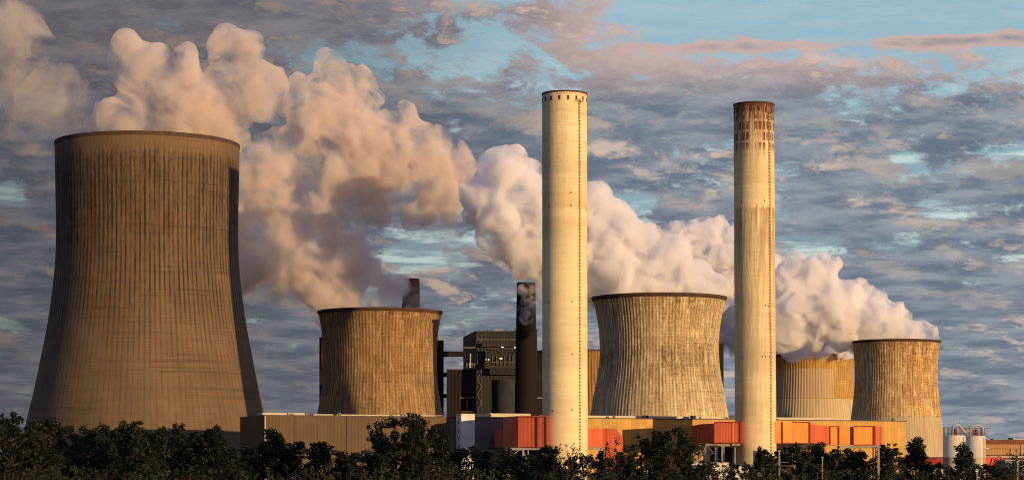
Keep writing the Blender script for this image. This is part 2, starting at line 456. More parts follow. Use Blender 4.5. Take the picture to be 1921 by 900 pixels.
M['shadeclad'] = cladding('painted_shade_cladding', (0.13, 0.11, 0.115), 1.6)  # chimney shadow across the ochre hall put into this grey colour
M['redclad'] = cladding('orange_red_cladding', (0.56, 0.12, 0.055), 1.1, 0.12, 0.45)
M['dullshaderedclad'] = cladding('dull_and_shaded_red_cladding', (0.38, 0.075, 0.04), 1.1, 0.08, 0.2)  # darker red copy; puts shade on turned-away duct parts, also colours a panel
M['orangeclad'] = cladding('orange_cladding', (0.72, 0.24, 0.04), 1.3, 0.12, 0.2, yellow=(0.78, 0.42, 0.06))
M['redtrim'] = plain('red_trim', (0.22, 0.03, 0.02), 0.6)
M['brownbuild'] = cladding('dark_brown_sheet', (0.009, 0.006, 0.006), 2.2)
M['greybuild'] = cladding('dark_grey_sheet', (0.021, 0.022, 0.027), 2.0)
M['drum'] = plain('stained_drum_concrete', (0.028, 0.03, 0.036), 0.9, 0.4, 0.2)
M['roof'] = plain('roof_felt', (0.10, 0.09, 0.08), 0.9)
M['brownroof'] = plain('brown_fascia', (0.17, 0.07, 0.04), 0.8)
M['tanclad'] = cladding('tan_cladding', (0.42, 0.23, 0.11), 1.2)
M['redpipe'] = plain('red_painted_steel', (0.50, 0.07, 0.035), 0.6)
M['blue'] = cladding('blue_grey_sheet', (0.12, 0.16, 0.25), 0.9)
M['bark'] = plain('bark', (0.06, 0.042, 0.028), 0.95)
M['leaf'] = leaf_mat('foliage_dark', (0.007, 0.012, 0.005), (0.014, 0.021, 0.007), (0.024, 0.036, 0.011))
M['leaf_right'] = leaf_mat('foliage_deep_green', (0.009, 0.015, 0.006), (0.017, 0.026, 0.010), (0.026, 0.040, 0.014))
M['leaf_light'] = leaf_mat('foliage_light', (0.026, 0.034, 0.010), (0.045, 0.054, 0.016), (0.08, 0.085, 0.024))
M['silo'] = plain('silo_paint', (0.62, 0.56, 0.46), 0.6, 0.08)
M['glass'] = plain('dark_window', (0.02, 0.02, 0.022), 0.2)

# ------------------------------------------------------------------ ground
gm, b, bs = new_mat('rough_grass')
tc = b.n.new('ShaderNodeTexCoord').outputs['Object']
b.l.new(b.mix(b.ss(b.noise(tc, 0.02, 8, 0.6), 0.35, 0.65), (0.035, 0.045, 0.018), (0.075, 0.068, 0.035)), bs.inputs['Base Color'])
g = MB().addm([(-9000, -3000, 0), (9000, -3000, 0), (9000, 12000, 0), (-9000, 12000, 0)], [(0, 1, 2, 3)]).build('ground', gm)
tag(g, kind='structure')
ym, b, bs = new_mat('gravel_yard')
tc = b.n.new('ShaderNodeTexCoord').outputs['Object']
b.l.new(b.mix(b.ss(b.noise(tc, 0.3, 8, 0.7), 0.35, 0.65), (0.13, 0.115, 0.10), (0.21, 0.19, 0.165)), bs.inputs['Base Color'])
yd = MB().addm([(-300, 640, .02), (480, 640, .02), (480, 1950, .02), (-300, 1950, .02)], [(0, 1, 2, 3)]).build('yard', ym)
tag(yd, kind='structure')

# ------------------------------------------------------------------ cooling towers
def cooling_tower(label, cx, D, prof_px, mat, H, nrib, rib, lip, name='cooling_tower', rimtop=None):
    """prof_px: rows (y, radius in photo px), read at distance D"""
    s = D / F
    o = empty(name, ((cx - 960.5)*s, D, 0), label, 'cooling tower', group='cooling towers of the power plant')
    pts = sorted([((HZ - y)*s + CAMZ, r*s) for (y, r) in prof_px])
    base_r = pts[0][1] + (pts[0][1]-pts[1][1])/(pts[1][0]-pts[0][0])*pts[0][0]*0.9
    pts = [(0.0, base_r)] + pts
    prof = spline(pts, 44)
    top = prof[-1]
    seg = nrib*4 if rib else 240
    mb = MB().lathe(prof, seg, rib, nrib)
    inner = [(r-0.9, z) for (r, z) in prof[::-1][:20]]
    mb.lathe(inner, 96)
    mb.build('shell', mat, o, smooth=True)
    r, z = top
    k = lip
    MB().lathe([(r-1.0, z+.55), (r+k*.95, z+.55), (r+k, z+.1), (r+k*.75, z-0.4), (r+.02, z-1.5), (r-1.0, z-1.2)], 160, close=True).build('rim', rimtop or M['rim'], o, smooth=False)
    return o, top


H1 = 174.0
m_big = tower_mat('big_tower_concrete', H1, (0.148, 0.098, 0.060), (0.024, 0.014, 0.011), (0.18, 0.13, 0.09), 124,
    [(0.0, 0.22), (0.32, 0.25), (0.42, 0.42), (0.56, 0.85), (0.70, 0.95), (0.90, 1.0), (0.935, 0.9), (0.985, 0.15)],
    [(0.0, 0.0), (0.40, 0.05), (0.52, 0.35), (0.60, 0.25), (0.72, 0.65), (0.90, 0.9), (0.945, 0.8), (0.96, 0.0)],
    [(0.0, 0.25), (0.3, 0.2), (0.5, 0.0), (1.0, 0.0)], line_amt=0.95, band_amt=0.34, speck=0.35, topc=(0.958, (0.15, 0.10, 0.06), 0.35), grid_amt=0.2, mot_amt=0.35, pale_amt=0.15, lw=(0.26, 0.10), st_amt=0.6)
cooling_tower('largest cooling tower at far left, tall dark brown concrete with rows of black streaks', 277, 1172,
    [(775,219),(738,210),(675,197),(613,185),(551,176),(489,170),(450,168.8),(400,169),(320,170.5),(273,171.5)], m_big, H1, 124, 0.0, 0.2)

SM = [(0.0, 0.3), (0.25, 0.35), (0.45, 0.7), (0.6, 0.85), (0.85, 0.9), (1.0, 0.95)]
m_t2 = tower_mat('tan_tower_concrete', 98, (0.36, 0.23, 0.115), (0.045, 0.024, 0.014), (0.48, 0.34, 0.19), 112,
    [(0.0, 0.45), (0.3, 0.6), (0.55, 0.8), (1.0, 0.85)], [(0.0, 0.3), (0.25, 0.35), (0.5, 0.75), (0.7, 0.5), (0.88, 0.6), (1.0, 1.0)],
    [(0.0, 0.5), (0.4, 0.75), (0.6, 0.5), (1.0, 0.2)], red=(0.16, 0.06, 0.03), line_amt=0.7)
cooling_tower('streaked tan cooling tower behind the darkened brown part of the hall, beside the big tower', 713, 1281,
    [(777,117),(739,110),(713,106.8),(675,105.3),(637,107),(612,110),(586,115)], m_t2, 98, 112, 0.2, 0.9)

m_mid = tower_mat('grey_tower_concrete', 98, (0.57, 0.44, 0.245), (0.06, 0.036, 0.024), (0.76, 0.68, 0.53), 120,
    [(0.0, 0.5), (0.35, 0.5), (0.55, 0.8), (0.8, 0.6), (1.0, 0.8)], [(0.0, 0.12), (0.3, 0.25), (0.45, 0.5), (0.68, 0.9), (0.78, 0.5), (0.92, 0.6), (1.0, 0.9)],
    [(0.0, 0.85), (0.45, 0.9), (0.62, 0.4), (1.0, 0.15)], red=(0.16, 0.05, 0.02), line_amt=0.65)
cooling_tower('streaked concrete cooling tower standing between the two tall pale chimneys', 1236.5, 1193,
    [(783,129.3),(740,122),(710,116),(680,112),(650,110.8),(620,112.5),(590,117),(560,124)], m_mid, 98, 120, 0.2, 1.0)

m_r = tower_mat('rust_streaked_tower_concrete', 104, (0.62, 0.42, 0.17), (0.10, 0.04, 0.028), (0.78, 0.68, 0.48), 100,
    [(0.0, 0.5), (0.3, 0.6), (0.5, 0.6), (1.0, 0.85)], [(0.0, 0.0), (0.26, 0.25), (0.34, 0.8), (0.5, 0.7), (0.75, 0.7), (1.0, 0.95)],
    [(0.0, 0.4), (0.3, 0.9), (0.6, 0.7), (1.0, 0.35)], red=(0.26, 0.05, 0.03), line_amt=0.6, speck=0.6, skirt=(0.445, (0.46, 0.36, 0.24)))
cooling_tower('rightmost cooling tower, rusty streaked concrete with pale skirt, behind the silos', 1681, 1700,
    [(846,88),(819,87),(783,83.3),(735,77.8),(704,76.2),(680,76.8),(660,78.6),(641,81)], m_r, 104, 100, 0.18, 1.1)

m_bk = tower_mat('ochre_tower_concrete', 98, (0.50, 0.30, 0.09), (0.14, 0.07, 0.03), (0.56, 0.38, 0.16), 96,
    [(0.0, 0.5), (0.35, 0.55), (1.0, 0.8)], [(0.0, 0.0), (0.36, 0.1), (0.5, 0.4), (0.9, 0.55), (1.0, 0.9)],
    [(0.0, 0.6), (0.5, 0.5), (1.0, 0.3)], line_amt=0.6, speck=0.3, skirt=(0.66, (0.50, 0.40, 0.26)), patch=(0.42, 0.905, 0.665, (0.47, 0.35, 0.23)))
m_hid = tower_mat('brown_ribbed_concrete', 98, (0.36, 0.20, 0.07), (0.10, 0.05, 0.02), (0.45, 0.28, 0.12), 96,
    [(0.0, 0.8), (1.0, 0.9)], [(0.0, 0.5), (1.0, 0.8)], [(0.0, 0.3), (1.0, 0.3)])
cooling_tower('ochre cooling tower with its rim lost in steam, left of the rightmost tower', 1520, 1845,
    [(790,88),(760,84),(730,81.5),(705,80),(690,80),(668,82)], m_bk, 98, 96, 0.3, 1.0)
cooling_tower('mostly hidden cooling tower, only a sliver seen behind the left pale chimney', 1085, 1650,
    [(790,100),(750,94),(720,90),(690,88.5),(661,91)], m_hid, 98, 96, 0.3, 0.4)

# ------------------------------------------------------------------ chimneys
def chimney(label, cx_top, cx_bot, ytop, D, r_top, r_bot, mat, H, ladder_px, holes, openframe, grid=False):
    s = D / F
    X = (cx_bot - 960.5)*s
    o = empty('chimney', (X, D, 0), label, 'chimney', group='tall pale chimneys')
    rt, rb = r_top*s, r_bot*s
    h = (HZ - ytop)*s + CAMZ
    sh = (cx_top - cx_bot)*s
    mb = MB(); n = 60
    prof = [(rb + (rt-rb)*k/n, h*k/n) for k in range(n+1)] + [(rt-0.5, h), (rt-0.7, h-14)]
    mb.lathe(prof, 128)
    mb.v = [(v[0] + sh*v[2]/h, v[1], v[2]) for v in mb.v]
    mb.build('shaft', mat, o, smooth=True)
    def at(phi, z, dr=0.0):
        r = rb + (rt-rb)*z/h + dr
        return Vector((sh*z/h + r*math.sin(phi), -r*math.cos(phi), z))
    rm = MB().lathe([(rt+.02, h-.5), (rt+.22, h-.45), (rt+.22, h+.25), (rt-.75, h+.25), (rt-.75, h-.5)], 128, close=True)
    rm.v = [(v[0] + sh, v[1], v[2]) for v in rm.v]; rm.build('rim', M['rim'], o)
    def panel(name, phi, z, w, hh, dr, mt):
        m_ = MB(); n_ = 3; vs = []; 
        for q in (0, 1):
            for i in range(n_+1):
                p = phi + (i/n_-.5)*w/rt
                for zz in (z-hh/2, z+hh/2): vs.append(at(p, zz, 0.02 + q*dr))
        f = []; L = 2*(n_+1)
        for i in range(n_):
            a = 2*i; f.append((L+a, L+a+2, L+a+3, L+a+1)); f.append((a, a+1, a+3, a+2)); f.append((a, a+2, L+a+2, L+a)); f.append((a+1, L+a+1, L+a+3, a+3))
        f.append((0, L, L+1, 1)); e = 2*n_; f.append((e, e+1, L+e+1, L+e))
        m_.addm(vs, f); return m_.build(name, mt, o)
    for k in range(16):
        phi = -PI + 2*PI*(k+.35)/16
        w = panel('opening_frame', phi, h-3.0, 1.15, 2.2, 0.06, openframe)
        v = panel('opening', phi, h-3.0, .75, 1.6, 0.10, M['brownhole']); v.parent = w
    # ladder with cage
    phi = math.asin((ladder_px - (cx_top+cx_bot)/2)/((r_top+r_bot)/2))
    lm = MB()
    for sgn in (-.25, .25):
        lm.bar(at(phi + sgn/rt, 6, .45), at(phi + sgn/rt, h-3.5, .45), .12)
    z = 6.0
    while z < h-4:
        lm.bar(at(phi - .33/rt, z, .42), at(phi + .33/rt, z, .42), .30, .34); z += 1.5
    lm.build('ladder', M['rust'], o)
    pm = MB(); pz = h-4.6
    for i in range(8):
        p = phi - 2.2/rt + i*.5/rt
        pm.bar(at(p, pz, 0.0), at(p, pz, 1.0), .5, .12); 
    pm.bar(at(phi-2.2/rt, pz+1, 1.0), at(phi+1.3/rt, pz+1, 1.0), .08); pm.bar(at(phi-2.2/rt, pz, 1.0), at(phi-2.2/rt, pz+1, 1.0), .08); pm.bar(at(phi+1.3/rt, pz, 1.0), at(phi+1.3/rt, pz+1, 1.0), .08)
    pm.build('platform', M['rust'], o)
    for (hx, hy) in holes:
        zz = (HZ - hy)*(D - rt)/F + CAMZ
        q = (hx - (cx_bot + (cx_top-cx_bot)*zz/h))/(rt/s)
        panel('vent', math.asin(max(-.97, min(.97, q))), zz, .42, .7, .12, M['hole'])
    return o


Hc1, Hc2 = 175.0, 176.0
m_c1 = stack_mat('pale_chimney_concrete', Hc1, (0.70, 0.60, 0.38), (0.20, 0.11, 0.06),
    [(0.0, 0.0), (0.64, 0.0), (0.655, 0.45), (0.672, 0.45), (0.678, 0.0), (0.69, 0.0), (0.70, 0.7), (0.735, 0.6), (0.745, 0.0)],
    [(0.0, 0.0), (0.96, 0.0), (0.985, 0.35), (1.0, 0.8)], [(0.0, 0.1), (0.6, 0.05), (0.75, 0.2), (0.95, 0.25), (1.0, 0.3)], 0.6)
chimney('taller pale chimney in the middle, clean cream concrete shaft', 1059, 1060, 177, 1000, 42, 42.6, m_c1, Hc1, 1086,
    [(1030, 385), (1070, 361), (1070, 385), (1101, 390), (1030, 566), (1072, 565), (1030, 666), (1072, 664), (1036, 770), (1072, 768)], M['rustframe'])
m_c2 = stack_mat('stained_chimney_concrete', Hc2, (0.68, 0.56, 0.35), (0.075, 0.024, 0.015),
    [(0.0, 0.0), (0.70, 0.0), (0.715, 0.55), (0.72, 0.0), (0.90, 0.0), (0.905, 0.7), (0.91, 0.0), (1.0, 0.2)],
    [(0.0, 0.0), (0.84, 0.0), (0.90, 0.35), (0.94, 0.55), (0.965, 0.95), (0.975, 1.0), (1.0, 1.0)],
    [(0.0, 0.1), (0.35, 0.25), (0.55, 0.35), (0.69, 0.55), (0.72, 0.6), (0.725, 0.05), (0.80, 0.1), (0.93, 0.6)], 0.95, grid_top=True)
chimney('stained chimney right of the middle, cream shaft with dark rusty top', 1414.2, 1418, 197, 1035, 37.8, 38.8, m_c2, Hc2, 1441,
    [(1388, 377), (1430, 376), (1390, 574), (1432, 572), (1437, 574), (1390, 670), (1426, 668), (1432, 668), (1440, 668)], M['rim'])


def dark_stack(label, cx, ytop, D, rt, rb, ring=True):
    s = D/F; h = (HZ-ytop)*s + CAMZ
    o = empty('smokestack', ((cx-960.5)*s, D, 0), label, 'smokestack', group='dark brown smokestacks')
    prof = [(rb*s + (rt-rb)*s*k/30, h*k/30) for k in range(31)] + [(rt*s-.5, h), (rt*s-.5, h-8)]
    MB().lathe(prof, 64).build('shaft', M_dark_stack, o, smooth=True)
    z = (HZ-619)*s + CAMZ; r = (rb + (rt-rb)*z/h)*s
    MB().lathe([(r, z-.5), (r+1.5, z-.1), (r+1.5, z), (r, z)], 48, close=True).build('platform', M['darksteel'], o)
    rr = MB()
    rr.lathe([(r+1.42, z+1.1), (r+1.52, z+1.1), (r+1.52, z+1.2), (r+1.42, z+1.2)], 48, close=True)
    for k in range(24):
        t = 2*PI*k/24; rr.bar(((r+1.45)*math.sin(t), -(r+1.45)*math.cos(t), z), ((r+1.45)*math.sin(t), -(r+1.45)*math.cos(t), z+1.1), .1)
    rr.build('railing', M['darksteel'], o)


M_dark_stack = stack_mat('dark_brown_stack', 120, (0.010, 0.0055, 0.005), (0.006, 0.004, 0.004), [(0.0, 0.2), (0.5, 0.1), (1.0, 0.3)],
                         [(0.0, 0.0), (0.9, 0.5), (1.0, 1.0)], [(0.0, 0.5), (1.0, 0.5)], 0.7)
dark_stack('slim dark brown smokestack standing left of the cream chimney, top in steam', 987, 530, 1330, 17.5, 23.5)
dark_stack('tip of a dark smokestack rising through steam behind the tan cooling tower', 771, 523, 1560, 16, 22)

# ------------------------------------------------------------------ turbine hall in front
A = Vector((-110.4, 1000, 0)); HRZ = math.atan2(.3536, .9356)
hall = empty('turbine_hall', A, 'long low metal hall in front of the towers, darkened brown left, ochre right', 'hall', HRZ)
def S(p):     # photo column -> distance along the hall front
    k = (p - 960.5)/F; return (k*1000 + 110.4)/(.9356 - .3536*k)
def L2W(s_, d_, z_=0): return Vector((A.x + .9356*s_ - .3536*d_, A.y + .3536*s_ + .9356*d_, z_))
HT = 30.2
s1, s2, s3 = S(845), S(1102), 328.0
MB().box(0, s1, 0, 46, 0, HT).build('dimmed_brown_wall', M['dimbrownclad'], hall)
MB().box(s1, s2, .15, 46, 0, HT-.03).build('painted_shade_wall', M['shadeclad'], hall)
MB().box(s2, s3, 0, 46, 0, HT).build('ochre_wall', M['ochreclad'], hall)
MB().box(-.15, s3+.15, -.15, 46.15, HT+.02, HT+.45).build('roof', M['roof'], hall)
for (a, c, dep, hh) in ((2, S(590), 12, 1.2), (S(594), S(708), 5, .6), (S(713), S(842), 9, .7), (S(884), S(927), 4, 1.4), (S(932), S(1010), 10, 1.9), (S(1104), S(1186), 6, 1.2), (S(1190), S(1366), 9, 1.3), (S(1456), S(1604), 7, 1.2)):
    MB().box(a, c, dep, dep+10, HT+.46, HT+.46+hh).build('roof_monitor', M['palepaint'], hall)
for a in (S(1215), S(1305)):
    MB().box(a, a+2.2, 4, 6, HT+.46, HT+2.0).build('roof_vent', M['darksteel'], hall)
MB().box(-.08, .35, -.08, .3, 0, HT).build('corner_trim', M['palepaint'], hall)
MB().box(s3-.3, s3+.1, -.08, .3, 0, HT).build('corner_trim', M['palepaint'], hall)
for a in np.arange(14, s1-4, 24.0):
    MB().tube([(a, -.25, 0), (a, -.25, HT)], .14, 8).build('downpipe', M['brownroof'], hall)

rr2 = random.Random(11)
for k in range(16):
    a = rr2.uniform(6, s3-6); hh = rr2.uniform(.5, 1.3); ww = rr2.uniform(.5, 1.6)
    MB().box(a, a+ww, 1.5, 2.6, HT+.46, HT+.46+hh).build('roof_vent', M['pipegrey'], hall)
# white stair tower
st = empty('stair_tower', L2W(S(853), -9), 'narrow white stair tower standing against the front of the hall', 'tower', HRZ)
W = 6.6; TZ = 31.4
MB().box(0, W, 0, 7, 0, TZ).build('wall', M['white'], st)
MB().box(-.15, W+.15, -.15, 7.15, TZ, TZ+.35).build('parapet', M['palepaint'], st)
for k in range(6):
    w = MB().box(-.06, .02, 2.6, 4.0, 9+k*3.6, 10.5+k*3.6).build('window', M['steel'], st)
    MB().box(-.10, -.05, 2.8, 3.8, 9.15+k*3.6, 10.35+k*3.6).build('pane', M['glass'], w)
rl = MB()
for k in range(8): rl.bar((.4+k*.8, .5, TZ+.35), (.4+k*.8, .5, TZ+1.45), .08)
rl.bar((.4, .5, TZ+1.45), (6.0, .5, TZ+1.45), .1); rl.build('railing', M['rust'], st)

# ------------------------------------------------------------------ flue ducts on steel frames
def col_z(y, D): return (HZ-y)/F*D + CAMZ
def P2(x, D): return ((x-960.5)/F*D, D)
def duct(label, segs, cat='duct'):
    """segs: (name, polygon [(photo column, distance)], top row, bottom row, material)"""
    p0 = segs[0][1][0]; c = P2(*p0)
    o = empty('flue_duct', (c[0], c[1], 0), label, cat, group='red flue ducts between hall and chimneys')
    for (nm, poly, yt, yb, mt) in segs:
        D0 = sum(p[1] for p in poly)/len(poly)
        pts = [(P2(*q)[0]-c[0], P2(*q)[1]-c[1]) for q in poly]
        zt = [col_z(v, D0) for v in yt] if isinstance(yt, (list, tuple)) else col_z(yt, D0)
        zb = [col_z(v, D0) for v in yb] if isinstance(yb, (list, tuple)) else col_z(yb, D0)
        MB().prism(pts, zb, zt).build(nm, mt, o)
    return o, c
def trim(o, c, x, D, yt, yb, w=.45, mat='redtrim'):
    X, Y = P2(x, D); MB().box(X-c[0]-w/2, X-c[0]+w/2, Y-c[1]-.2, Y-c[1]+.25, col_z(yb, D), col_z(yt, D)).build('corner_flange', M[mat], o)
def htrim(o, c, x0, x1, D0, D1, y, hgt=.5, mat='redtrim'):
    a = P2(x0, D0); e = P2(x1, D1); z = col_z(y, (D0+D1)/2)
    MB().bar((a[0]-c[0], a[1]-c[1], z), (e[0]-c[0], e[1]-c[1], z), .5, hgt).build('edge_flange', M[mat], o)
def frame(label, D, beams, cols, diags, depth=6.0, w=.7, x0=None, rows=1):
    X0 = (x0-960.5)/F*D
    o = empty('steel_support', (X0, D, 0), label, 'steel frame', group='steel frames under the flue ducts')
    q = lambda x, y: ((x-960.5)/F*D - X0, 0, (HZ-y)/F*D + CAMZ)
    for (xa, xb, y) in beams:
        for dd in (0, depth):
            a = Vector(q(xa, y)); e = Vector(q(xb, y)); a.y = e.y = dd
            MB().bar(a, e, .5, 1.0).build('beam', M['steel'], o)
    for (x, y) in cols:
        for dd in (0, depth):
            a = Vector(q(x, y)); a.y = dd
            MB().bar((a.x, dd, 0), a, w*.68).build('column', M['steel'], o)
    for (xa, ya, xb, yb) in diags:
        MB().bar(q(xa, ya), q(xb, yb), .35).build('brace', M['steel'], o)
    return o

# left of the middle chimney
o, c = duct('boxy orange-red duct on steel legs at the left foot of the cream chimney', [
    ('neck', [(928,1022),(945,1010.5),(952,1030),(936,1040)], [807,805,805,807], 838, M['dullshaderedclad']),
    ('duct_body', [(944,1010),(973,990),(1025,986),(1026,1002),(985,1012),(952,1028)], 781, 838, M['redclad'])])
trim(o, c, 1008, 986.9, 780.5, 838); trim(o, c, 973, 989.6, 781, 839, .35, 'redclad'); trim(o, c, 1024.6, 985.7, 780, 838.5)
htrim(o, c, 973, 1025, 989.7, 985.7, 781.3, .35); htrim(o, c, 973, 1025, 989.7, 985.7, 838, .4)
frame('pale steel frame carrying the boxy duct left of the cream chimney', 990, [(956, 1018, 841)], [(991, 841), (981.5, 841), (958, 841), (1018, 841)], [(981, 842, 990, 868), (975, 842, 963, 852), (981, 862, 990, 874)], 14, .8, x0=985)
# right of the middle chimney
o, c = duct('flat orange-red duct with a sloped shoulder, just right of the cream chimney', [
    ('duct_body', [(1092,1012),(1130,1022),(1130,1030),(1092,1030)], 803, 838, M['redclad']),
    ('recess', [(1130,1023.5),(1137,1025),(1137,1031),(1130,1031)], 803.5, 838, M['dullshaderedclad'])])
zz = lambda y: col_z(y, 1026)
XX = lambda x: P2(x, 1026)[0]-c[0]
mb = MB(); pr = [(XX(1137.2), zz(803)), (XX(1155), zz(803)), (XX(1168), zz(820)), (XX(1168), 0.0), (XX(1137.2), 0.0)]
n = len(pr); mb.addm([(p[0], 1024.5-c[1], p[1]) for p in pr] + [(p[0], 1036-c[1], p[1]) for p in pr],
        [tuple(range(n)), tuple(range(2*n-1, n-1, -1))] + [(i, i+n, (i+1) % n + n, (i+1) % n) for i in range(n)])
mb.build('downcomer', M['redclad'], o)
frame('steel support under the shouldered duct right of the cream chimney', 1021, [(1096, 1130, 841)], [(1098, 841), (1134, 841)], [], 8, .7, x0=1100)
# left of the stained chimney
o, c = duct('orange-red duct with dark folded end, on steel legs left of the stained chimney', [
    ('neck', [(1297,1062),(1316,1050),(1321,1056),(1305,1072)], [798,795.5,795.5,798], 831, M['dullshaderedclad']),
    ('bend', [(1316,1046),(1333,1038),(1340,1028),(1350,1050),(1322,1056)], 794.5, 831, M['dullshaderedclad']),
    ('duct_body', [(1340,1022),(1390,1020),(1391,1036),(1346,1040)], 791, 830, M['redclad'])])
trim(o, c, 1375.5, 1020.5, 791, 831, .7, 'orangeclad'); trim(o, c, 1389.5, 1019.7, 790, 834, .6); trim(o, c, 1340, 1021.8, 791, 831, .35)
htrim(o, c, 1340, 1390, 1021.8, 1019.8, 791.3, .4); htrim(o, c, 1340, 1390, 1021.8, 1019.8, 830, .5)
frame('pale steel frame with diagonal braces left of the stained chimney', 1024, [(1323, 1388, 833.5)], [(1324, 834), (1358, 834), (1379, 838), (1313, 834), (1345, 838)], [(1327, 836, 1350, 862), (1313, 836, 1322, 836), (1323, 838, 1314, 862), (1340, 846, 1326, 858)], 9, .8, x0=1340)
# right of the stained chimney
seg = []
def fd(x): return L2W(S(x), 0).y
o, c = duct('long folded orange duct in front of the ochre hall, right of the stained chimney', [
    ('collar', [(1452,1030),(1467,1030.5),(1467,1046),(1452,1046)], 791, 831, M['orangeclad']),
    ('first_bay', [(1469,1030.6),(1519,1034),(1522,1050),(1469,1050)], 791, 831, M['orangeclad']),
    ('red_bend', [(1519.5,1036),(1551,1054),(1558,1056.5),(1558,1066),(1519.5,1062)], [797,798,799,799,797], [831,833,834,834,831], M['redclad']),
    ('second_bay', [(1558.3,1055),(1573.5,1056),(1573.5,1069),(1558.3,1069)], 799, 834, M['orangeclad']),
    ('third_bay', [(1574.5,1056.5),(1600,1057.5),(1600,1072),(1574.5,1072)], 800, 833.5, M['orangeclad']),
    ('fourth_bay', [(1600.6,1056.5),(1641,1058.5),(1641,1074),(1600.6,1074)], 799, 834, M['orangeclad']),
    ('red_end', [(1641.5,1061),(1653,1066),(1653,1074),(1641.5,1074)], 800, 834.5, M['redclad'])])
for (x, D, a, e, w) in ((1467.6,1030.3,791,831,.5),(1519,1033.7,791,831,.6),(1549,1053,798,833,.35),(1573.8,1055.6,799,834,.5),(1601,1056.2,799,834,.4),(1640.6,1058,798.5,834.5,.9),(1652.6,1065.8,800,835,.4)):
    trim(o, c, x, D, a, e, w)
htrim(o, c, 1486, 1519, 1031.8, 1033.8, 791.2, .5); htrim(o, c, 1558, 1574, 1054.8, 1055.8, 799, .4); htrim(o, c, 1605, 1641, 1056.3, 1058.3, 799, .6); htrim(o, c, 1469, 1519, 1030.3, 1033.8, 830.6, .5); htrim(o, c, 1601, 1641, 1056.2, 1058.3, 834, .6)
frame('steel trestle with crossed braces carrying the long folded duct', 1058, [(1458, 1512, 834), (1575, 1653, 837.5)], [(1491, 834), (1643, 838), (1653, 838), (1577, 838)], [(1608, 838, 1593, 850), (1609, 838, 1630, 856)], 8, .8, x0=1570)

def add_filler(label, D, x0, x1, yt, dep):  # dark box added to darken the space under a duct
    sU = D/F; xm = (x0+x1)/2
    o = empty('filler_box', ((xm-960.5)*sU, D, 0), label, 'filler', group='dark boxes added under the ducts')
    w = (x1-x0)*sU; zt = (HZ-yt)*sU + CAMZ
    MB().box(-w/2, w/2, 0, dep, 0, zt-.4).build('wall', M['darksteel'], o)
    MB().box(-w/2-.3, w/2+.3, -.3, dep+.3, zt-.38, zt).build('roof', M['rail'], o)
    MB().box(-w*.3, w*.02, -.12, -.02, 0, 5.0).build('door', M['dimbrownclad'], o)  # part of the added filler box, no real door
add_filler('dark shelter added for shade below the boxy duct left of the cream chimney', 1012, 958, 1010, 843, 8)
add_filler('dark shelter added for shade below the duct left of the stained chimney', 1042, 1322, 1386, 838, 8)
add_filler('dark shelter added for shade below the shouldered duct right of the cream chimney', 1034, 1124, 1138, 845, 5)
# ------------------------------------------------------------------ boiler house and its neighbours (far dark buildings)
def wbox(D, x0, x1, yt, yb, dep, m, name, par, c, dd=0.0):
    s = (D+dd)/F
    return MB().box((x0-960.5)*s-c[0], (x1-960.5)*s-c[0], dd, dd+dep, max(0, (HZ-yb)*s+CAMZ) if yb < 884 else 0, (HZ-yt)*s+CAMZ).build(name, m, par)
DB = 1400
c = ((930-960.5)/F*DB, DB)
bh = empty('boiler_house', (c[0], DB, 0), 'tall dark boiler house with a lit gallery, left of the slim dark smokestack', 'building')
s = DB/F
X = lambda x: (x-960.5)*s - c[0]
Z = lambda y: (HZ-y)*s + CAMZ
MB().prism([(X(893), 0), (X(1008), 0), (X(1008), 60), (X(868), 66), (X(868)-1, 60)], 0, Z(622)).build('wall', M['greybuild'], bh)
MB().prism([(X(892.2), -.4), (X(1008), -.4), (X(1008), 60), (X(867), 66), (X(866), 60)], Z(622)+.05, Z(620.5)).build('roof', M['darksteel'], bh)
MB().box(X(928), X(944), 4, 12, Z(620.4), Z(616)).build('roof_box', M['steel'], bh)
MB().box(X(905), X(972), -5, -.1, Z(651), Z(644)).build('upper_canopy', M['darksteel'], bh)
gl = MB().box(X(911), X(972), -6, -.1, Z(686), Z(661)).build('gallery', M['drum'], bh)
MB().box(X(909), X(972), -8.5, -.1, Z(692), Z(686.3)).build('gallery_deck', M['darksteel'], bh)
MB().box(X(909), X(972), -7.5, -.1, Z(661), Z(658)).build('gallery_roof', M['greybuild'], bh)
rl = MB()
for k in range(18): rl.bar((X(910)+k*1.2, -8.3, Z(686.3)), (X(910)+k*1.2, -8.3, Z(680)), .18)
rl.bar((X(909), -8.3, Z(680)), (X(972), -8.3, Z(680)), .2)
for k in range(10): rl.bar((X(911)+k*2.1, -7.2, Z(658)), (X(911)+k*2.1, -7.2, Z(654)), .15)
rl.bar((X(911), -7.2, Z(654)), (X(972), -7.2, Z(654)), .2); rl.build('railing', M['pipegrey'], bh)
lamp, b, bs = new_mat('lit_lamp'); bs.inputs['Emission Color'].default_value = (1, .93, .8, 1); bs.inputs['Emission Strength'].default_value = 1.6
for (x, y, w) in ((943, 652, 4), (917, 675.5, 2.2), (912, 675.5, 1.5), (940, 673.5, 5), (966, 653, 2.5)):
    MB().box(X(x-w/2), X(x+w/2), -9, -8.7, Z(y+.6), Z(y-.6)).build('lamp', lamp, bh)
for x in (924, 931, 939.5, 947, 955, 962):
    MB().tube([(X(x), -6.6, Z(686)), (X(x), -6.6, Z(668)), (X(x)+1.2, -6.6, Z(665))], .24, 8).build('pipe', M['pipegrey'], bh)
MB().lathe([(X(968)-X(925)+.6, 0), (X(968)-X(925)+.6, Z(712))], 48).build('drum', M['drum'], bh, smooth=True, loc=(X(948), 2, 0))
dr = [q for q in C.objects if q.name.startswith('drum')][-1]
me = dr.data
for v in me.vertices: v.co.x *= .5; v.co.y *= .5
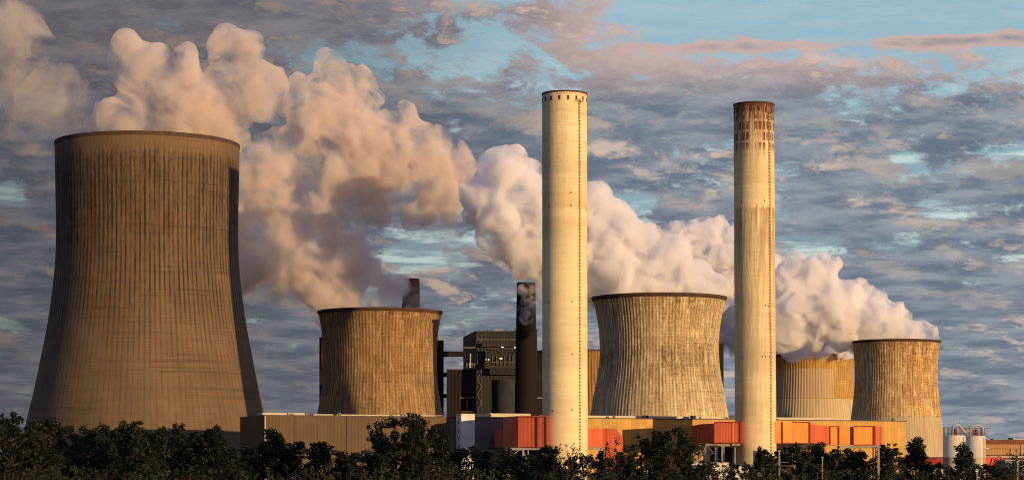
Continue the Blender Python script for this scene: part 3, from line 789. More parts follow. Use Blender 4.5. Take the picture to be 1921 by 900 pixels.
MB().prism([(X(919), -6), (X(972), -6), (X(972), 0), (X(919), 0)], [Z(703)]*4, [Z(692)]*4).build('hopper', M['drum'], bh)
MB().box(X(882), X(884), -7.5, -6, Z(690), Z(664)).build('side_pipe', M['palepaint'], bh)
mb = MB()
for k in range(4): mb.bar((X(876)+k*1.6, -1, Z(690)), (X(876)+k*1.6, -1, Z(680)), .3)
mb.bar((X(875), -1, Z(683)), (X(890), -1, Z(683)), .25); mb.build('balcony', M['steel'], bh)

mb = MB()
for k in range(9):
    z0 = Z(770) + k*5.0; xa, xb = (X(895.5), X(903.5)) if k % 2 == 0 else (X(903.5), X(895.5))
    mb.bar((xa, -1.2, z0), (xb, -1.2, z0+5.0), .35); mb.bar((X(895), -1.2, z0+5.0), (X(904), -1.2, z0+5.0), .25)
for xx in (895, 904): mb.bar((X(xx), -1.2, Z(770)), (X(xx), -1.2, Z(628)), .2)
mb.build('stair', M['pipegrey'], bh)
for (x0, x1, zz_, r_) in ((870, 892, 652, .5), (905, 966, 698, .35), (893, 967, 637, .4)):
    MB().tube([(X(x0), -1.0, Z(zz_)), (X(x1), -1.0, Z(zz_))], r_, 8).build('pipe', M['pipegrey'], bh)
for x in (899, 915, 951, 959): MB().tube([(X(x), 3, Z(620.4)), (X(x), 3, Z(616.5))], .45, 8).build('roof_pipe', M['pipegrey'], bh)
c2 = ((865-960.5)/F*1360, 1360)
lb = empty('bunker_building', (c2[0], 1360, 0), 'windowless dark brown block at the left foot of the boiler house', 'building')
wbox(1360, 838, 893.5, 694, 885, 26, M['brownbuild'], 'wall', lb, c2)
wbox(1360, 837.6, 894, 692, 693.8, 26.5, M['darksteel'], 'roof', lb, c2)
wbox(1360, 848, 852, 690, 692, 2, M['steel'], 'roof_vent', lb, c2, 3)
o_ = wbox(1360, 862, 893, 745, 746.2, 1.2, M['steel'], 'walkway', lb, c2, -1.3)
wbox(1360, 875, 877, 746.4, 775, .6, M['rust'], 'pipe', lb, c2, -1.0)

c3 = ((826-960.5)/F*1385, 1385)
tt = empty('transfer_tower', (c3[0], 1385, 0), 'thin dark tower with conveyor bridges beside the tan cooling tower', 'tower')
wbox(1385, 816, 831.5, 639, 885, 10, M['brownbuild'], 'wall', tt, c3)
wbox(1385, 815.6, 832, 637.6, 638.8, 10.5, M['darksteel'], 'roof', tt, c3)
wbox(1385, 831.7, 876, 658.5, 668, 5, M['brownbuild'], 'conveyor_bridge', tt, c3, 2)
wbox(1385, 831.7, 842, 698, 706, 5, M['brownbuild'], 'conveyor_bridge', tt, c3, 2)
wbox(1385, 831.7, 842, 738, 745.5, 5, M['brownbuild'], 'conveyor_bridge', tt, c3, 2)

c4 = ((604-960.5)/F*1450, 1450)
sb = empty('boiler_block', (c4[0], 1450, 0), 'dark block with a red strip peeking out left of the tan cooling tower', 'building')
wbox(1450, 599, 640, 632, 885, 30, M['brownbuild'], 'wall', sb, c4)
wbox(1450, 602.5, 612, 634, 688, .6, M['dullshaderedclad'], 'red_panel', sb, c4, -.8)
wbox(1450, 603, 606, 628, 631.8, 2, M['darksteel'], 'roof_vent', sb, c4, 3)
c5 = ((1352-960.5)/F*1450, 1450)
rb_ = empty('boiler_block', (c5[0], 1450, 0), 'dark boiler block peeking out right of the tower between the chimneys', 'building')
wbox(1450, 1310, 1357.5, 645, 885, 34, M['brownbuild'], 'wall', rb_, c5)
wbox(1450, 1309.5, 1358, 643.3, 644.8, 34, M['darksteel'], 'roof', rb_, c5)
wbox(1450, 1357.8, 1360.5, 721, 722.5, 2, M['steel'], 'bracket', rb_, c5)
c6 = ((1014-960.5)/F*1420, 1420)
cb = empty('service_building', (c6[0], 1420, 0), 'dark low block between the slim smokestack and the cream chimney', 'building')
wbox(1420, 1003, 1030, 693, 885, 20, M['brownbuild'], 'wall', cb, c6)
wbox(1420, 1004, 1030, 745, 746.5, 1, M['steel'], 'walkway', cb, c6, -1.2)
# rooftop unit seen just left of the stained chimney
D7 = 1105; c7 = ((1378-960.5)/F*D7, D7)
ru = empty('tank_house', (c7[0], D7, 0), 'small blue-grey box with a rail behind the hall, left of the stained chimney', 'box')
wbox(D7, 1370, 1386, 780, 885, 5, M['blue'], 'wall', ru, c7)
wbox(D7, 1369.5, 1386.5, 778.6, 779.8, 5.4, M['darksteel'], 'roof', ru, c7, -.2)
mb = MB(); s7 = D7/F
for x in (1371, 1375, 1380): mb.bar(((x-960.5)*s7-c7[0], 0, (HZ-778.6)*s7+CAMZ), ((x-960.5)*s7-c7[0], 0, (HZ-775.5)*s7+CAMZ), .15)
mb.bar(((1371-960.5)*s7-c7[0], 0, (HZ-775.5)*s7+CAMZ), ((1386-960.5)*s7-c7[0], 0, (HZ-775.5)*s7+CAMZ), .15); mb.build('railing', M['darksteel'], ru)
wbox(D7, 1381, 1382.6, 776, 792, .4, M['palepaint'], 'pipe', ru, c7, -.6)

# ------------------------------------------------------------------ silos
def silo(label, cx, D, r_px, ytop, right):
    s = D/F; r = r_px*s; h = (HZ-ytop)*s + CAMZ
    o = empty('silo', ((cx-960.5)*s, D, 0), label, 'silo', group='pale storage silos')
    MB().lathe([(r, 0), (r, h*.56), (r+.05, h*.56), (r+.05, h*.565), (r, h*.565), (r, h), (r-.4, h+.25), (0.01, h+.6)], 64).build('shell', M['silo'], o, smooth=False)
    for p in [q for q in C.objects if q.parent == o][0].data.polygons: p.use_smooth = abs(p.normal.z) < .2
    rl = MB(); n = 14
    for k in range(n):
        t = 2*PI*k/n; rl.bar(((r-.15)*math.sin(t), -(r-.15)*math.cos(t), h), ((r-.15)*math.sin(t), -(r-.15)*math.cos(t), h+1.2), .1)
    rl.lathe([(r-.2, h+1.15), (r-.1, h+1.15), (r-.1, h+1.25), (r-.2, h+1.25)], n, close=True)
    rl.build('railing', M['rail'], o)
    fr = MB(); Ht = h+3.3
    for x in (-r*.9, -r*.45, r*.1, r*.62, r*.9): fr.bar((x, -.5, h), (x, -.5, Ht), .22); fr.bar((x, 1.8, h), (x, 1.8, Ht), .22)
    fr.bar((-r*.95, -.5, Ht), (r*1.45 if right else r*.95, -.5, Ht), .28); fr.bar((-r*.95, 1.8, Ht), (r*.95, 1.8, Ht), .25)
    fr.bar((-r*.9, -.5, h+1.7), (r*.9, -.5, h+1.7), .15)
    fr.build('top_frame', M['rust'], o)
    if right: pts = [(-r*.55, -.9, h), (-r*.55, -.9, Ht+.6), (-r*.35, -.9, Ht+1.25), (r*.35, -.9, Ht+1.25), (r*.7, -.9, Ht+.5), (r*.8, -.9, h+.3)]
    else: pts = [(-r*.15, -.9, h), (-r*.15, -.9, Ht+.6), (r*.02, -.9, Ht+1.25), (r*.35, -.9, Ht+1.2), (r*.6, -.9, Ht-.2), (r*1.0, -.9, h+1.2)]
    MB().tube(pts, .36, 12).build('transfer_pipe', M['palepaint'], o, smooth=True)
    MB().box(-r*.2, r*.25, -.2, 1.4, h+.3, h+2.7).build('filter_unit', M['redtrim'], o)
    MB().tube([(r*.72, -1.2, h+.2), (r*.72, -r*.75, h-.5), (r*.72, -r*.75, 0)], .13, 8).build('downpipe', M['rust'], o)
    return o, h, r
silo('left pale silo of the pair, nearest the rightmost cooling tower', 1790, 900, 21, 817, False)
silo('right pale silo of the pair, with a beam sticking out at its top', 1829.5, 925, 19, 818, True)
am = MB().bar((0, 0, 18), (0, 0, 26), .1).build('antenna', M['rail'])
tag(am, 'thin antenna mast rising behind the top of the left silo', 'antenna'); am.location = ((1800-960.5)/F*905, 905.5, 0)

# ------------------------------------------------------------------ right-hand buildings
D8 = 1000; c8 = ((1885-960.5)/F*D8, D8)
wb = empty('workshop', (c8[0], D8, 0), 'long low tan building with brown roof edge at the right edge of the picture', 'building')
wbox(D8, 1840, 2010, 832.5, 853, 30, M['tanclad'], 'wall', wb, c8)
wbox(D8, 1838, 2012, 824, 832.4, 31, M['brownroof'], 'roof_edge', wb, c8, -.5)
wbox(D8, 1895, 1899, 820.5, 823.9, 4, M['darksteel'], 'roof_unit', wb, c8, 2)
wbox(D8, 1900, 1905, 820.8, 823.9, 4, M['palepaint'], 'roof_unit', wb, c8, 2)
wbox(D8, 1861, 1864, 822.2, 823.9, 3, M['darksteel'], 'roof_vent', wb, c8, 2)
wbox(D8, 1906, 1921, 823, 823.95, 6, M['white'], 'rooflight', wb, c8, 2)
wbox(D8, 1916, 1918, 832.8, 853, .5, M['palepaint'], 'pilaster', wb, c8, -.4)
wbox(D8, 1850, 2010, 840.5, 841.3, .3, M['brownroof'], 'joint', wb, c8, -.3)
wbox(D8, 1850, 1856, 839, 841.5, .5, M['white'], 'floodlight_box', wb, c8, -.7)
wbox(D8, 1849, 2008, 853.1, 885, 26, M['brownroof'], 'lower_wall', wb, c8, 2)
wbox(970, 1872, 1960, 854, 857, 12, M['palepaint'], 'canopy', wb, c8, 0)
D9 = 960; s9 = D9/F; X9 = (1800-960.5)*s9
pc = empty('pipe_conveyor', (X9, D9, 0), 'thick red horizontal pipe conveyor running behind the pale silos', 'pipe')
z9 = (HZ-866)*s9+CAMZ
MB().tube([((1690-960.5)*s9-X9, 6, z9), ((1880-960.5)*s9-X9, 0, z9)], 2.2, 28).build('tube', M['redpipe'], pc, smooth=True)
for x in (1752, 1812, 1868):
    MB().box((x-1-960.5)*s9-X9, (x+1-960.5)*s9-X9, 1, 4, 0, z9-2).build('leg', M['steel'], pc)
for x in (1872,):
    pts = [((x-5+10*math.sin(t)*.6-960.5)*s9-X9, -2.6, z9-2.4+4*math.cos(t)) for t in np.linspace(-1.3, 1.2, 9)]
    MB().tube(pts, .18, 8).build('hose', M['darksteel'], pc)
D10 = 820; c10 = ((1903-960.5)/F*D10, D10)
bl = empty('storage_shed', (c10[0], D10, 0), 'blue-grey sheet metal shed behind the last tree at right', 'shed')
wbox(D10, 1886, 1990, 863, 885, 14, M['blue'], 'wall', bl, c10)
wbox(D10, 1885.4, 1991, 861.6, 862.9, 14.5, M['palepaint'], 'roof', bl, c10, -.3)
D11 = 760; c11 = ((1350-960.5)/F*D11, D11)
ws = empty('site_building', (c11[0], D11, 0), 'low white flat building half hidden by trees below the stained chimney', 'building')
wbox(D11, 1294, 1368, 868, 885, 14, M['white'], 'wall', ws, c11)
wbox(D11, 1293, 1369, 866.5, 867.9, 14.6, M['palepaint'], 'roof', ws, c11, -.3)
wbox(D11, 1368.2, 1406, 874, 885, 14, M['white'], 'annex', ws, c11, 1)
wbox(D11, 1306, 1318, 862.5, 866.3, 3, M['steel'], 'roof_unit', ws, c11, 2)
for x in range(1300, 1366, 11):
    w = wbox(D11, x, x+6, 871, 876, .2, M['steel'], 'window', ws, c11, -.18)
    wbox(D11, x+.5, x+5.5, 871.6, 875.4, .1, M['glass'], 'pane', w, c11, -.25)
D12 = 1005; c12 = ((1424-960.5)/F*D12, D12)
cn = empty('site_container', (c12[0], D12, 0), 'white cabin at the right foot of the stained chimney', 'cabin')
wbox(D12, 1414, 1436, 846, 885, 3.5, M['white'], 'wall', cn, c12)
wbox(D12, 1413.5, 1436.5, 845.2, 845.9, 3.9, M['darksteel'], 'roof', cn, c12, -.2)
wbox(D12, 1428, 1431, 850, 858, .1, M['glass'], 'door', cn, c12, -.12)

# ------------------------------------------------------------------ railway masts
def mast(label, x, ytop, D, w, arm=None, head=False, galv=False):
    s = D/F; h = (HZ-ytop)*s+CAMZ
    o = empty('catenary_mast', ((x-960.5)*s, D, 0), label, 'mast', group='railway masts among the trees')
    MB().bar((0, 0, 0), (0, 0, h), w*.75, w*.75).build('pole', M['mast'], o)
    MB().box(-w*.75, w*.75, -w*.75, w*.75, h, h+.12).build('cap', M['steel'], o)
    if arm:
        for (x0, y0, x1, y1) in arm:
            MB().bar(((x0-x)*s, 0, (HZ-y0)*s+CAMZ), ((x1-x)*s, 0, (HZ-y1)*s+CAMZ), .045).build('arm', M['mast'], o)
    if head:
        MB().box(-.14, .06, -.1, .1, h-.1, h+.12).build('lamp_head', M['white'], o)
        MB().bar((0, 0, h-.5), (.2, 0, h-.6), .08).build('bracket', M['white'], o)
mast('slender mast with side arms right of the stained chimney', 1462, 846, 225, .20, [(1462,873,1492,873),(1462,866,1480,866),(1470,884,1481,877),(1470,884,1484,884)])
mast('short mast amid the trees under the folded duct', 1543, 858, 240, .17, [(1543,884,1533,878)])
mast('thickest mast, a pale post in front of the end of the folded duct', 1648, 839, 235, .28, [(1648,846,1640,843)], galv=True)
mast('small signal post with a white lamp head, below the silos', 1833, 882, 190, .15, head=True)
mast('mast in front of the blue-grey shed at the right edge', 1909, 866, 240, .22, [(1909,876,1921,872)])

# ------------------------------------------------------------------ trees
def leaves(rng, centers, radii, n_each, size):
    V = []; 
    for c_, r_ in zip(centers, radii):
        n_ = int(n_each * (r_/1.2)**2)
        d_ = rng.normal(size=(n_, 3)); d_ /= np.linalg.norm(d_, axis=1)[:, None]
        rad = r_ * rng.uniform(0.25, 1.0, n_)**0.45
        rad *= 1 + 0.28*np.sin(d_[:, 0]*5 + c_[0]*3) * np.cos(d_[:, 2]*4 + c_[1]*2)
        p = np.array(c_) + d_*rad[:, None]*np.array([1.0, 1.0, 0.72])
        a = rng.normal(size=(n_, 3)); a /= np.linalg.norm(a, axis=1)[:, None]
        b_ = np.cross(a, d_ + rng.normal(size=(n_, 3))*.5); b_ /= np.linalg.norm(b_, axis=1)[:, None] + 1e-9
        sz = (size * rng.uniform(.6, 1.35, n_))[:, None]
        V.append(np.stack([p - a*sz, p - b_*sz*.55, p + a*sz, p + b_*sz*.55], 1))
    return np.concatenate(V)


def make_tree(seed, H, Wd, sparse=1.0, shape='round', n_cl=60, low=0.0, leaf=.235, each=185):
    rng = np.random.default_rng(seed)
    mb = MB(); cents = []; rads = []
    lean = rng.normal(size=2)*.35
    tr = [Vector((lean[0]*t*t*1.5 + .12*math.sin(t*7+seed), lean[1]*t*t*1.5, H*.86*t)) for t in np.linspace(0, 1, 8)]
    mb.tube(tr, [.26*H/12*(1-.85*t) for t in np.linspace(0, 1, 8)], 8)
    def width(t):       # t: height fraction -> crown half width fraction
        if shape == 'round': return math.sqrt(max(0.02, 1-((t-.55)/.52)**2))
        if shape == 'cone': return max(.05, 1.0-abs(t-.32)/.78) if t > .32 else .6+.4*t/.32
        return .55+.45*math.sin(min(1, t*1.1)*PI)       # tall
    for k in range(n_cl):
        t = low + (1-low)*((k+.5)/n_cl)**.85
        ph = k*2.399 + rng.uniform(-.5, .5)
        w = width(t)*Wd/2*rng.uniform(.45, 1.06)
        z = H*(.12 + .84*t) + rng.uniform(-.5, .5)
        tp = min(.98, max(.08, t*.95)); bp = tr[min(7, int(tp*7))]
        cpt = Vector((bp.x + w*math.cos(ph), bp.y + w*math.sin(ph), z))
        cents.append(tuple(cpt)); rads.append(rng.uniform(.65, 1.35)*(1.15-.35*t)*sparse**.3*H/12)
        st_ = bp.copy(); st_.z = max(.8, min(bp.z, z - w*.45))
        mid = st_.lerp(cpt, .55) + Vector((0, 0, -.25*w*.3)) + Vector(rng.normal(size=3)*.15)
        if k % 2 == 0:
            mb.tube([st_, mid, cpt], [.085*H/12, .055*H/12, .02], 5, cap=False)
    # sprigs that break the outline
    for k in range(int(n_cl*.55)):
        i = rng.integers(len(cents)); c_ = np.array(cents[i]); dr = c_ - np.array([0, 0, H*.5]); dr /= np.linalg.norm(dr)+1e-6
        q = c_ + dr*rads[i]*rng.uniform(.9, 1.35)
        if shape and q[2] < H*1.02:
            cents.append(tuple(q)); rads.append(rng.uniform(.28, .5)*H/12)
    V = leaves(rng, cents, rads, int(each*sparse), leaf)
    return mb, V


def quad_mesh(name, V, mat):
    n = len(V); me = bpy.data.meshes.new(name)
    me.vertices.add(n*4); me.vertices.foreach_set('co', V.reshape(-1).astype('f'))
    me.loops.add(n*4); me.loops.foreach_set('vertex_index', np.arange(n*4, dtype='i'))
    me.polygons.add(n); me.polygons.foreach_set('loop_start', np.arange(0, n*4, 4, dtype='i'))
    try: me.polygons.foreach_set('loop_total', np.full(n, 4, dtype='i'))
    except Exception: pass
    me.update(calc_edges=True); me.materials.append(mat); return me


protos = {}
def proto(key, seed, H, Wd, mat, **kw):
    mb, V = make_tree(seed, H, Wd, **kw)
    me = bpy.data.meshes.new('trunk'); me.from_pydata(mb.v, [], mb.f); me.update(); me.materials.append(M['bark'])
    for p in me.polygons: p.use_smooth = True
    protos[key] = (me, V, H, Wd, {})
for i, sd in enumerate((3, 11, 27, 42)):
    proto('round%d' % i, sd, 12, 9.5, None, n_cl=62)
proto('tall0', 5, 12, 6.5, None, shape='tall', n_cl=54); proto('tall1', 8, 12, 6.0, None, shape='tall', n_cl=50)
proto('cone0', 9, 12, 8.0, None, shape='cone', n_cl=56); proto('cone1', 15, 12, 8.5, None, shape='cone', n_cl=60)
proto('sparse', 21, 12, 8.0, None, sparse=.32, n_cl=46, each=120)
proto('bush0', 31, 7, 7.5, None, n_cl=48, leaf=.17, each=130, low=.0); proto('bush1', 33, 7, 8.0, None, n_cl=48, leaf=.17, each=130)
proto('bush2', 37, 7, 6.5, None, shape='tall', n_cl=44, leaf=.17, each=130)
rnd = random.Random(5)


def plant(kind, name, x, ytop, D, wpx, mat, cat, label, group):
    tm, V, H, Wd, cache = protos[kind]
    if mat not in cache: cache[mat] = quad_mesh('crown', V, M[mat])
    s = D/F; h = (HZ-ytop)*s + CAMZ; w = wpx*s
    o = empty(name, ((x-960.5)*s, D, 0), label, cat, rnd.uniform(0, 6.28), group)
    o.scale = (w/Wd, w/Wd, h/H)
    for nm, me in (('trunk', tm), ('crown', cache[mat])):
        c_ = bpy.data.objects.new(nm, me); C.objects.link(c_); c_.parent = o
    return o


TREES = [  # kind, column, top row, distance, width px, label
 ('round0', 34, 778, 262, 120, 'tree at the far left corner with a ragged top above the big tower foot'),
 ('tall0', 84, 781, 270, 80, 'second tree from the left edge, narrow and tall'),
 ('round1', -18, 800, 268, 110, 'tree cut off by the left edge of the picture'),
 ('round2', 138, 798, 285, 110, 'broad dark tree below the left side of the big cooling tower'),
 ('round3', 205, 800, 292, 110, 'rounded dark tree below the middle of the big cooling tower'),
 ('tall1', 258, 795, 262, 70, 'spiky tree with bare twigs below the big cooling tower'),
 ('round0', 308, 798, 270, 100, 'leafy tree just left of the shaded foot of the big tower'),
 ('cone0', 396, 803, 268, 118, 'pointed full tree in front of the shaded foot of the big tower'),
 ('round3', 352, 826, 300, 90, 'low dark tree in the dip left of the pointed full tree'),
 ('round1', 452, 838, 290, 100, 'low tree in front of the hall corner'),
 ('cone1', 522, 808, 275, 110, 'tree with a nodding top in front of the brown hall, left end'),
 ('round2', 578, 827, 275, 110, 'medium tree in the slope right of the nodding-top tree'),
 ('round0', 630, 842, 285, 100, 'low tree at the gap before the brown hall middle'),
 ('round3', 680, 846, 280, 90, 'low tree left of the largest tree in the middle'),
 ('round1', 756, 780, 255, 118, 'largest tree in the left half, tall and dense before the brown hall'),
 ('round2', 806, 798, 262, 90, 'lower companion on the right of the largest dense tree'),
 ('round0', 722, 812, 262, 70, 'small leaning companion on the left of the largest dense tree'),
 ('round3', 880, 838, 285, 100, 'tree below the white stair tower'),
 ('round1', 945, 842, 290, 100, 'wide low tree below the boxy duct'),
 ('tall0', 1030, 833, 275, 60, 'slim tree in front of the steel legs left of the cream chimney'),
 ('sparse', 1062, 832, 262, 52, 'airy see-through little tree before the cream chimney foot'),
 ('round2', 1010, 852, 285, 90, 'low dark tree below the boxy duct and chimney foot'),
 ('round0', 1100, 852, 288, 90, 'low tree at the right foot of the cream chimney'),
 ('sparse', 1153, 820, 255, 50, 'thin see-through tree standing before the shouldered duct'),
 ('round1', 1205, 830, 280, 90, 'tree on the left shoulder of the big crown between the chimneys'),
 ('round3', 1256, 805, 258, 108, 'big rounded tree between the chimneys in front of the ochre wall'),
 ('round2', 1160, 856, 270, 90, 'low tree under the thin see-through tree'),
 ('round0', 1310, 870, 262, 80, 'low tree in front of the white flat building, left'),
 ('sparse', 1352, 864, 255, 70, 'airy shrub-like tree in front of the white flat building'),
 ('round1', 1395, 868, 270, 60, 'low tree at the right end of the white flat building'),
 ('cone0', 1432, 842, 265, 76, 'dense tree at the foot of the stained chimney'),
 ('round3', 1488, 834, 285, 80, 'tree right of the stained chimney below the first duct bay'),
 ('cone1', 1530, 832, 292, 84, 'tree below the red bend of the folded duct'),
 ('round2', 1585, 840, 290, 84, 'tree below the middle of the folded duct'),
 ('round0', 1622, 850, 275, 64, 'low tree left of the thickest mast'),
 ('tall1', 1672, 836, 285, 56, 'narrow tree right of the thickest mast'),
 ('cone1', 1716, 823, 268, 82, 'tall tree in front of the pale skirt of the rightmost tower'),
 ('round1', 1758, 868, 285, 60, 'low tree below the red conveyor left of the silos'),
 ('cone0', 1808, 834, 262, 74, 'cone-shaped tree in front of the two silos'),
 ('round3', 1862, 868, 288, 80, 'low tree right of the silos'),
 ('sparse', 1900, 842, 262, 66, 'airy tree near the right edge before the blue-grey shed'),
 ('round2', 1925, 862, 280, 70, 'tree cut off by the right edge of the picture'),
]
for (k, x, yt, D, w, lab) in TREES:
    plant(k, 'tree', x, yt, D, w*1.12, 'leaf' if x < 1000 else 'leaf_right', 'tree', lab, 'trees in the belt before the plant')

LM = [(0, 110, 'the left corner'), (110, 250, 'the left of the big tower'), (250, 460, 'the right of the big tower'), (460, 690, 'the brown hall'),
      (690, 860, 'the largest dense tree'), (860, 1010, 'the boxy duct'), (1010, 1110, 'the cream chimney'), (1110, 1300, 'the tower between the chimneys'),
      (1300, 1460, 'the stained chimney'), (1460, 1660, 'the folded duct'), (1660, 1770, 'the rightmost tower'), (1770, 1860, 'the silos'), (1860, 2000, 'the tan building')]
ORD = ['first', 'second', 'third', 'fourth', 'fifth', 'sixth', 'seventh', 'eighth']
bushes = []
x = -10.0
while x < 1945:
    bushes.append(x + rnd.uniform(-8, 8)); x += rnd.uniform(44, 62)
byl = {}
for x in bushes:
    lm = next((n_ for a_, e_, n_ in LM if a_ <= max(0, min(1999, x)) < e_), 'the trees'); byl.setdefault(lm, []).append(x)
for lm, xs in byl.items():
    for i, x in enumerate(sorted(xs)):
        pos = 'only' if len(xs) == 1 else ORD[i] + ' from left'
        plant(rnd.choice(['bush0', 'bush1', 'bush2']), 'bush', x, rnd.uniform(868, 882), rnd.uniform(205, 235), rnd.uniform(84, 112),
              'leaf_light' if rnd.random() < .5 else 'leaf', 'bush', 'low front-row bush straight below %s, %s there' % (lm, pos), 'low bushes along the bottom edge')
# ------------------------------------------------------------------ STEAM
def plume(name, label, D, blobs, mat, vox=1.6, amp=1.0, seed=0, fray=0.0, src=None):
    """blobs: (column, row, radius px, depth offset m) of billows at distance D; grown into one lumpy body with real depth"""
    s = D/F; bm = bmesh.new()
    for (x, y, r, dd) in blobs:
        p = px(x, y, D); p.y += dd
        bmesh.ops.create_icosphere(bm, subdivisions=3, radius=r*s, matrix=Matrix.Translation(p) @ Matrix.Diagonal((1, .9, 1, 1)))
    me = bpy.data.meshes.new('tmp'); bm.to_mesh(me); bm.free()
    o = bpy.data.objects.new('tmp', me); C.objects.link(o)
    md = o.modifiers.new('r', 'REMESH'); md.mode = 'VOXEL'; md.voxel_size = vox; md.use_smooth_shade = True
    sm = o.modifiers.new('s', 'SMOOTH'); sm.iterations = 6; sm.factor = .6
    dg = bpy.context.evaluated_depsgraph_get(); ev = o.evaluated_get(dg); me2 = bpy.data.meshes.new_from_object(ev, depsgraph=dg)
    bpy.data.objects.remove(o)
    n_ = len(me2.vertices); co = np.empty(n_*3, 'f'); me2.vertices.foreach_get('co', co); co = co.reshape(-1, 3)
    no = np.empty(n_*3, 'f'); me2.vertex_normals.foreach_get('vector', no); no = no.reshape(-1, 3)
    out = co.copy(); sd = Vector((seed*31.7, seed*17.1, seed*5.3))
    for i in range(n_):
        p = Vector(co[i]); q = p + sd
        w_ = mnoise.noise_vector(q*.03)*9
        d_ = 0.0
        for sc, am in ((19.0, 8.5), (9.5, 4.2), (5.2, 2.2), (3.0, 1.2)):
            f1 = mnoise.noise((q + w_)/sc, noise_basis='VORONOI_F1')
            d_ += (0.62 - min(1.1, f1 if f1 > 0 else -f1))*am
        d_ += mnoise.fractal(q/26, .8, 2.1, 3)*6
        if fray: d_ += mnoise.fractal(q/9, .7, 2.2, 4)*fray
        out[i] = co[i] + no[i]*(d_*amp + 1.5)
    me2.vertices.foreach_set('co', out.reshape(-1)); me2.update()
    o = bpy.data.objects.new('tmp', me2); C.objects.link(o)
    md = o.modifiers.new('r', 'REMESH'); md.mode = 'VOXEL'; md.voxel_size = vox*.7; md.use_smooth_shade = True
    dg = bpy.context.evaluated_depsgraph_get(); me3 = bpy.data.meshes.new_from_object(o.evaluated_get(dg), depsgraph=dg)
    bpy.data.objects.remove(o); bpy.data.meshes.remove(me2); me2 = me3
    bm = bmesh.new(); bm.from_mesh(me2); seen = set(); isl = []
    for v0 in bm.verts:
        if v0 in seen: continue
        st_ = [v0]; seen.add(v0); cur = []
        while st_:
            v1 = st_.pop(); cur.append(v1)
            for e_ in v1.link_edges:
                v2 = e_.other_vert(v1)
                if v2 not in seen: seen.add(v2); st_.append(v2)
        isl.append(cur)
    big_ = max(len(q) for q in isl)
    for q in isl:
        if len(q) < big_*.03: bmesh.ops.delete(bm, geom=q, context='VERTS')
    bm.to_mesh(me2); bm.free()
    me2.materials.clear(); me2.materials.append(mat); me2.name = name
    o = bpy.data.objects.new(name, me2); C.objects.link(o)
    tag(o, label, 'steam', 'steam plumes of the cooling towers')
    return o


m_st1 = steam_mat('dense_steam', 0.34, wisp=0.99, scale=.06, col=(.986, .977, .998), lo=.41, hi=.60)
m_st2 = steam_mat('loose_steam', 0.17, wisp=0.99, scale=.045, col=(.91, .845, .82), lo=.42, hi=.58)
m_st3 = steam_mat('thin_steam', 0.034, wisp=1.0, scale=.035, col=(.94, .85, .78), lo=.44, hi=.60)

plume('steam_plume', 'white billowing steam between and behind the chimneys, from the tower between them', 1215, [
    (1330,548,30,0),(1295,535,36,0),(1250,530,42,0),(1200,525,50,0),(1150,515,55,0),(1235,495,42,-4),(1200,475,45,0),(1255,480,22,0),(1150,460,60,0),(1130,420,32,0),(1110,398,26,0),
    (1090,470,65,5),(1050,440,70,5),(1000,430,70,5),(960,400,60,0),(930,360,45,0),(945,330,32,-5),(985,345,34,5),(905,375,30,0),(915,350,25,0),(1000,380,50,0),(895,400,18,0),(940,440,28,0),(1020,478,36,8),(1060,515,40,8),(1120,540,30,5)],
    m_st1, amp=.85, seed=1)
plume('steam_plume', 'pinkish steam rising behind the tower between the chimneys, drifting left from the back tower', 1830, [
    (1500,634,34,0),(1460,624,38,0),(1420,600,60,0),(1380,560,62,0),(1340,520,62,0),(1310,480,46,0),(1280,470,36,0),(1350,465,38,0),(1320,450,32,0),(1400,520,60,0),(1440,560,55,0),(1390,610,36,0),(1550,644,24,0),(1350,590,40,0),(1250,470,20,0),(1478,655,9,-30),(1500,659,11,-38),(1525,656,10,-42),(1552,660,9,-38),(1578,664,6,-28)],
    m_st1, vox=2.1, amp=1.1, seed=2)
plume('steam_plume', 'bright steam rolling left off the rightmost cooling tower', 1712, [
    (1745,633,7,0),(1725,630,12,0),(1705,624,17,0),(1675,614,24,0),(1645,606,30,0),(1620,600,38,0),(1665,592,22,0),(1690,600,16,0),(1640,580,20,0),(1600,575,32,0),(1585,610,40,-3),(1550,590,46,0),(1530,550,42,0),(1520,520,34,0),(1505,505,22,0),(1545,510,24,0),(1490,530,30,0),(1500,580,50,0),(1470,600,45,0),(1480,560,45,0),(1530,618,30,0),(1490,620,28,0)],
    m_st1, vox=1.8, amp=.9, seed=3)
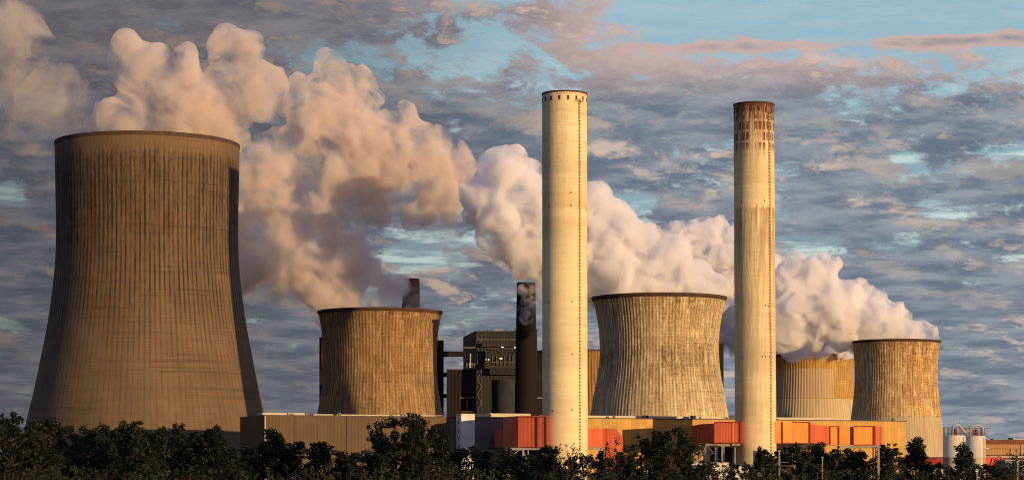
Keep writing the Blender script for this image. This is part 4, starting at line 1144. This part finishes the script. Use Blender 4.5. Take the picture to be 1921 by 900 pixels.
plume('steam_plume', 'huge ragged peach steam cloud above the tan cooling tower', 1310, [
    (757,574,7,0),(738,568,15,0),(700,550,42,0),(650,545,50,0),(600,530,52,0),(560,500,55,0),(620,480,60,0),(672,520,34,0),(470,440,40,0),(500,300,34,0),(475,500,38,0),(540,300,38,0),(530,550,24,0),(455,390,40,0),(460,330,30,0),(560,440,60,0),(510,420,50,0),(480,370,44,0),(530,360,55,0),(600,400,50,0),(480,470,34,0),(520,520,38,0),(640,420,44,0),
    (640,340,46,0),(690,330,48,0),(740,320,50,0),(790,320,46,0),(830,310,38,0),(780,360,44,0),(820,350,36,0),(700,270,50,0),(650,250,55,0),(610,210,52,0),(580,195,38,0),(620,160,36,0),(660,180,40,0),(600,260,42,0),(750,270,34,0),(690,380,30,0),(470,320,28,0)],
    m_st2, vox=1.8, amp=1.1, seed=4, fray=3.0)
plume('steam_plume', 'soft steam rising straight from the largest cooling tower', 1180, [
    (390,245,45,0),(340,240,50,0),(290,235,50,0),(240,240,45,0),(200,250,30,0),(420,220,40,0),(330,190,60,0),(280,170,46,0),(270,130,38,0),(290,115,28,0),(250,115,24,0),(330,140,36,0),(370,170,40,0),(440,190,36,0),(430,150,32,0),(470,160,34,0),(490,180,34,0),(500,160,22,0),(450,100,26,0),(425,85,24,0),(470,90,22,0),(440,240,20,0)],
    m_st2, vox=2.1, amp=.95, seed=5, fray=2.5)
plume('steam_wisp', 'torn orange steam wisps at the upper left corner', 1200, [
    (20,60,40,0),(40,40,28,0),(10,110,36,0),(20,160,36,0),(50,185,34,0),(90,210,32,0),(110,235,30,0),(130,170,24,0),(150,200,24,0),(90,165,18,0),(180,225,26,0),(60,250,20,0),(205,215,24,0),(-20,130,34,0)],
    m_st3, vox=1.8, amp=1.2, seed=6, fray=4.0)
plume('steam_wisp', 'small orange shred of steam floating right of the huge ragged cloud', 1250, [
    (858,480,14,0),(875,478,12,0),(900,492,16,0),(925,497,18,0),(950,505,14,0),(840,430,10,0),(865,430,10,0),(925,530,8,0)],
    m_st3, vox=1.6, amp=.7, seed=7, fray=3.0)

m_st4 = steam_mat('drifting_wisp', 0.16, wisp=1.0, scale=.16, col=(.95, .90, .88), lo=.46, hi=.60)
plume('steam_wisp', 'thin shred of steam drifting across the top of the slim dark smokestack', 1318, [
    (986,562,9,0),(996,575,10,0),(990,592,9,0),(1000,552,9,0),(982,545,6,0),(1006,585,7,0),(978,580,5,0)], m_st4, vox=1.0, amp=.35, seed=8, fray=1.0)
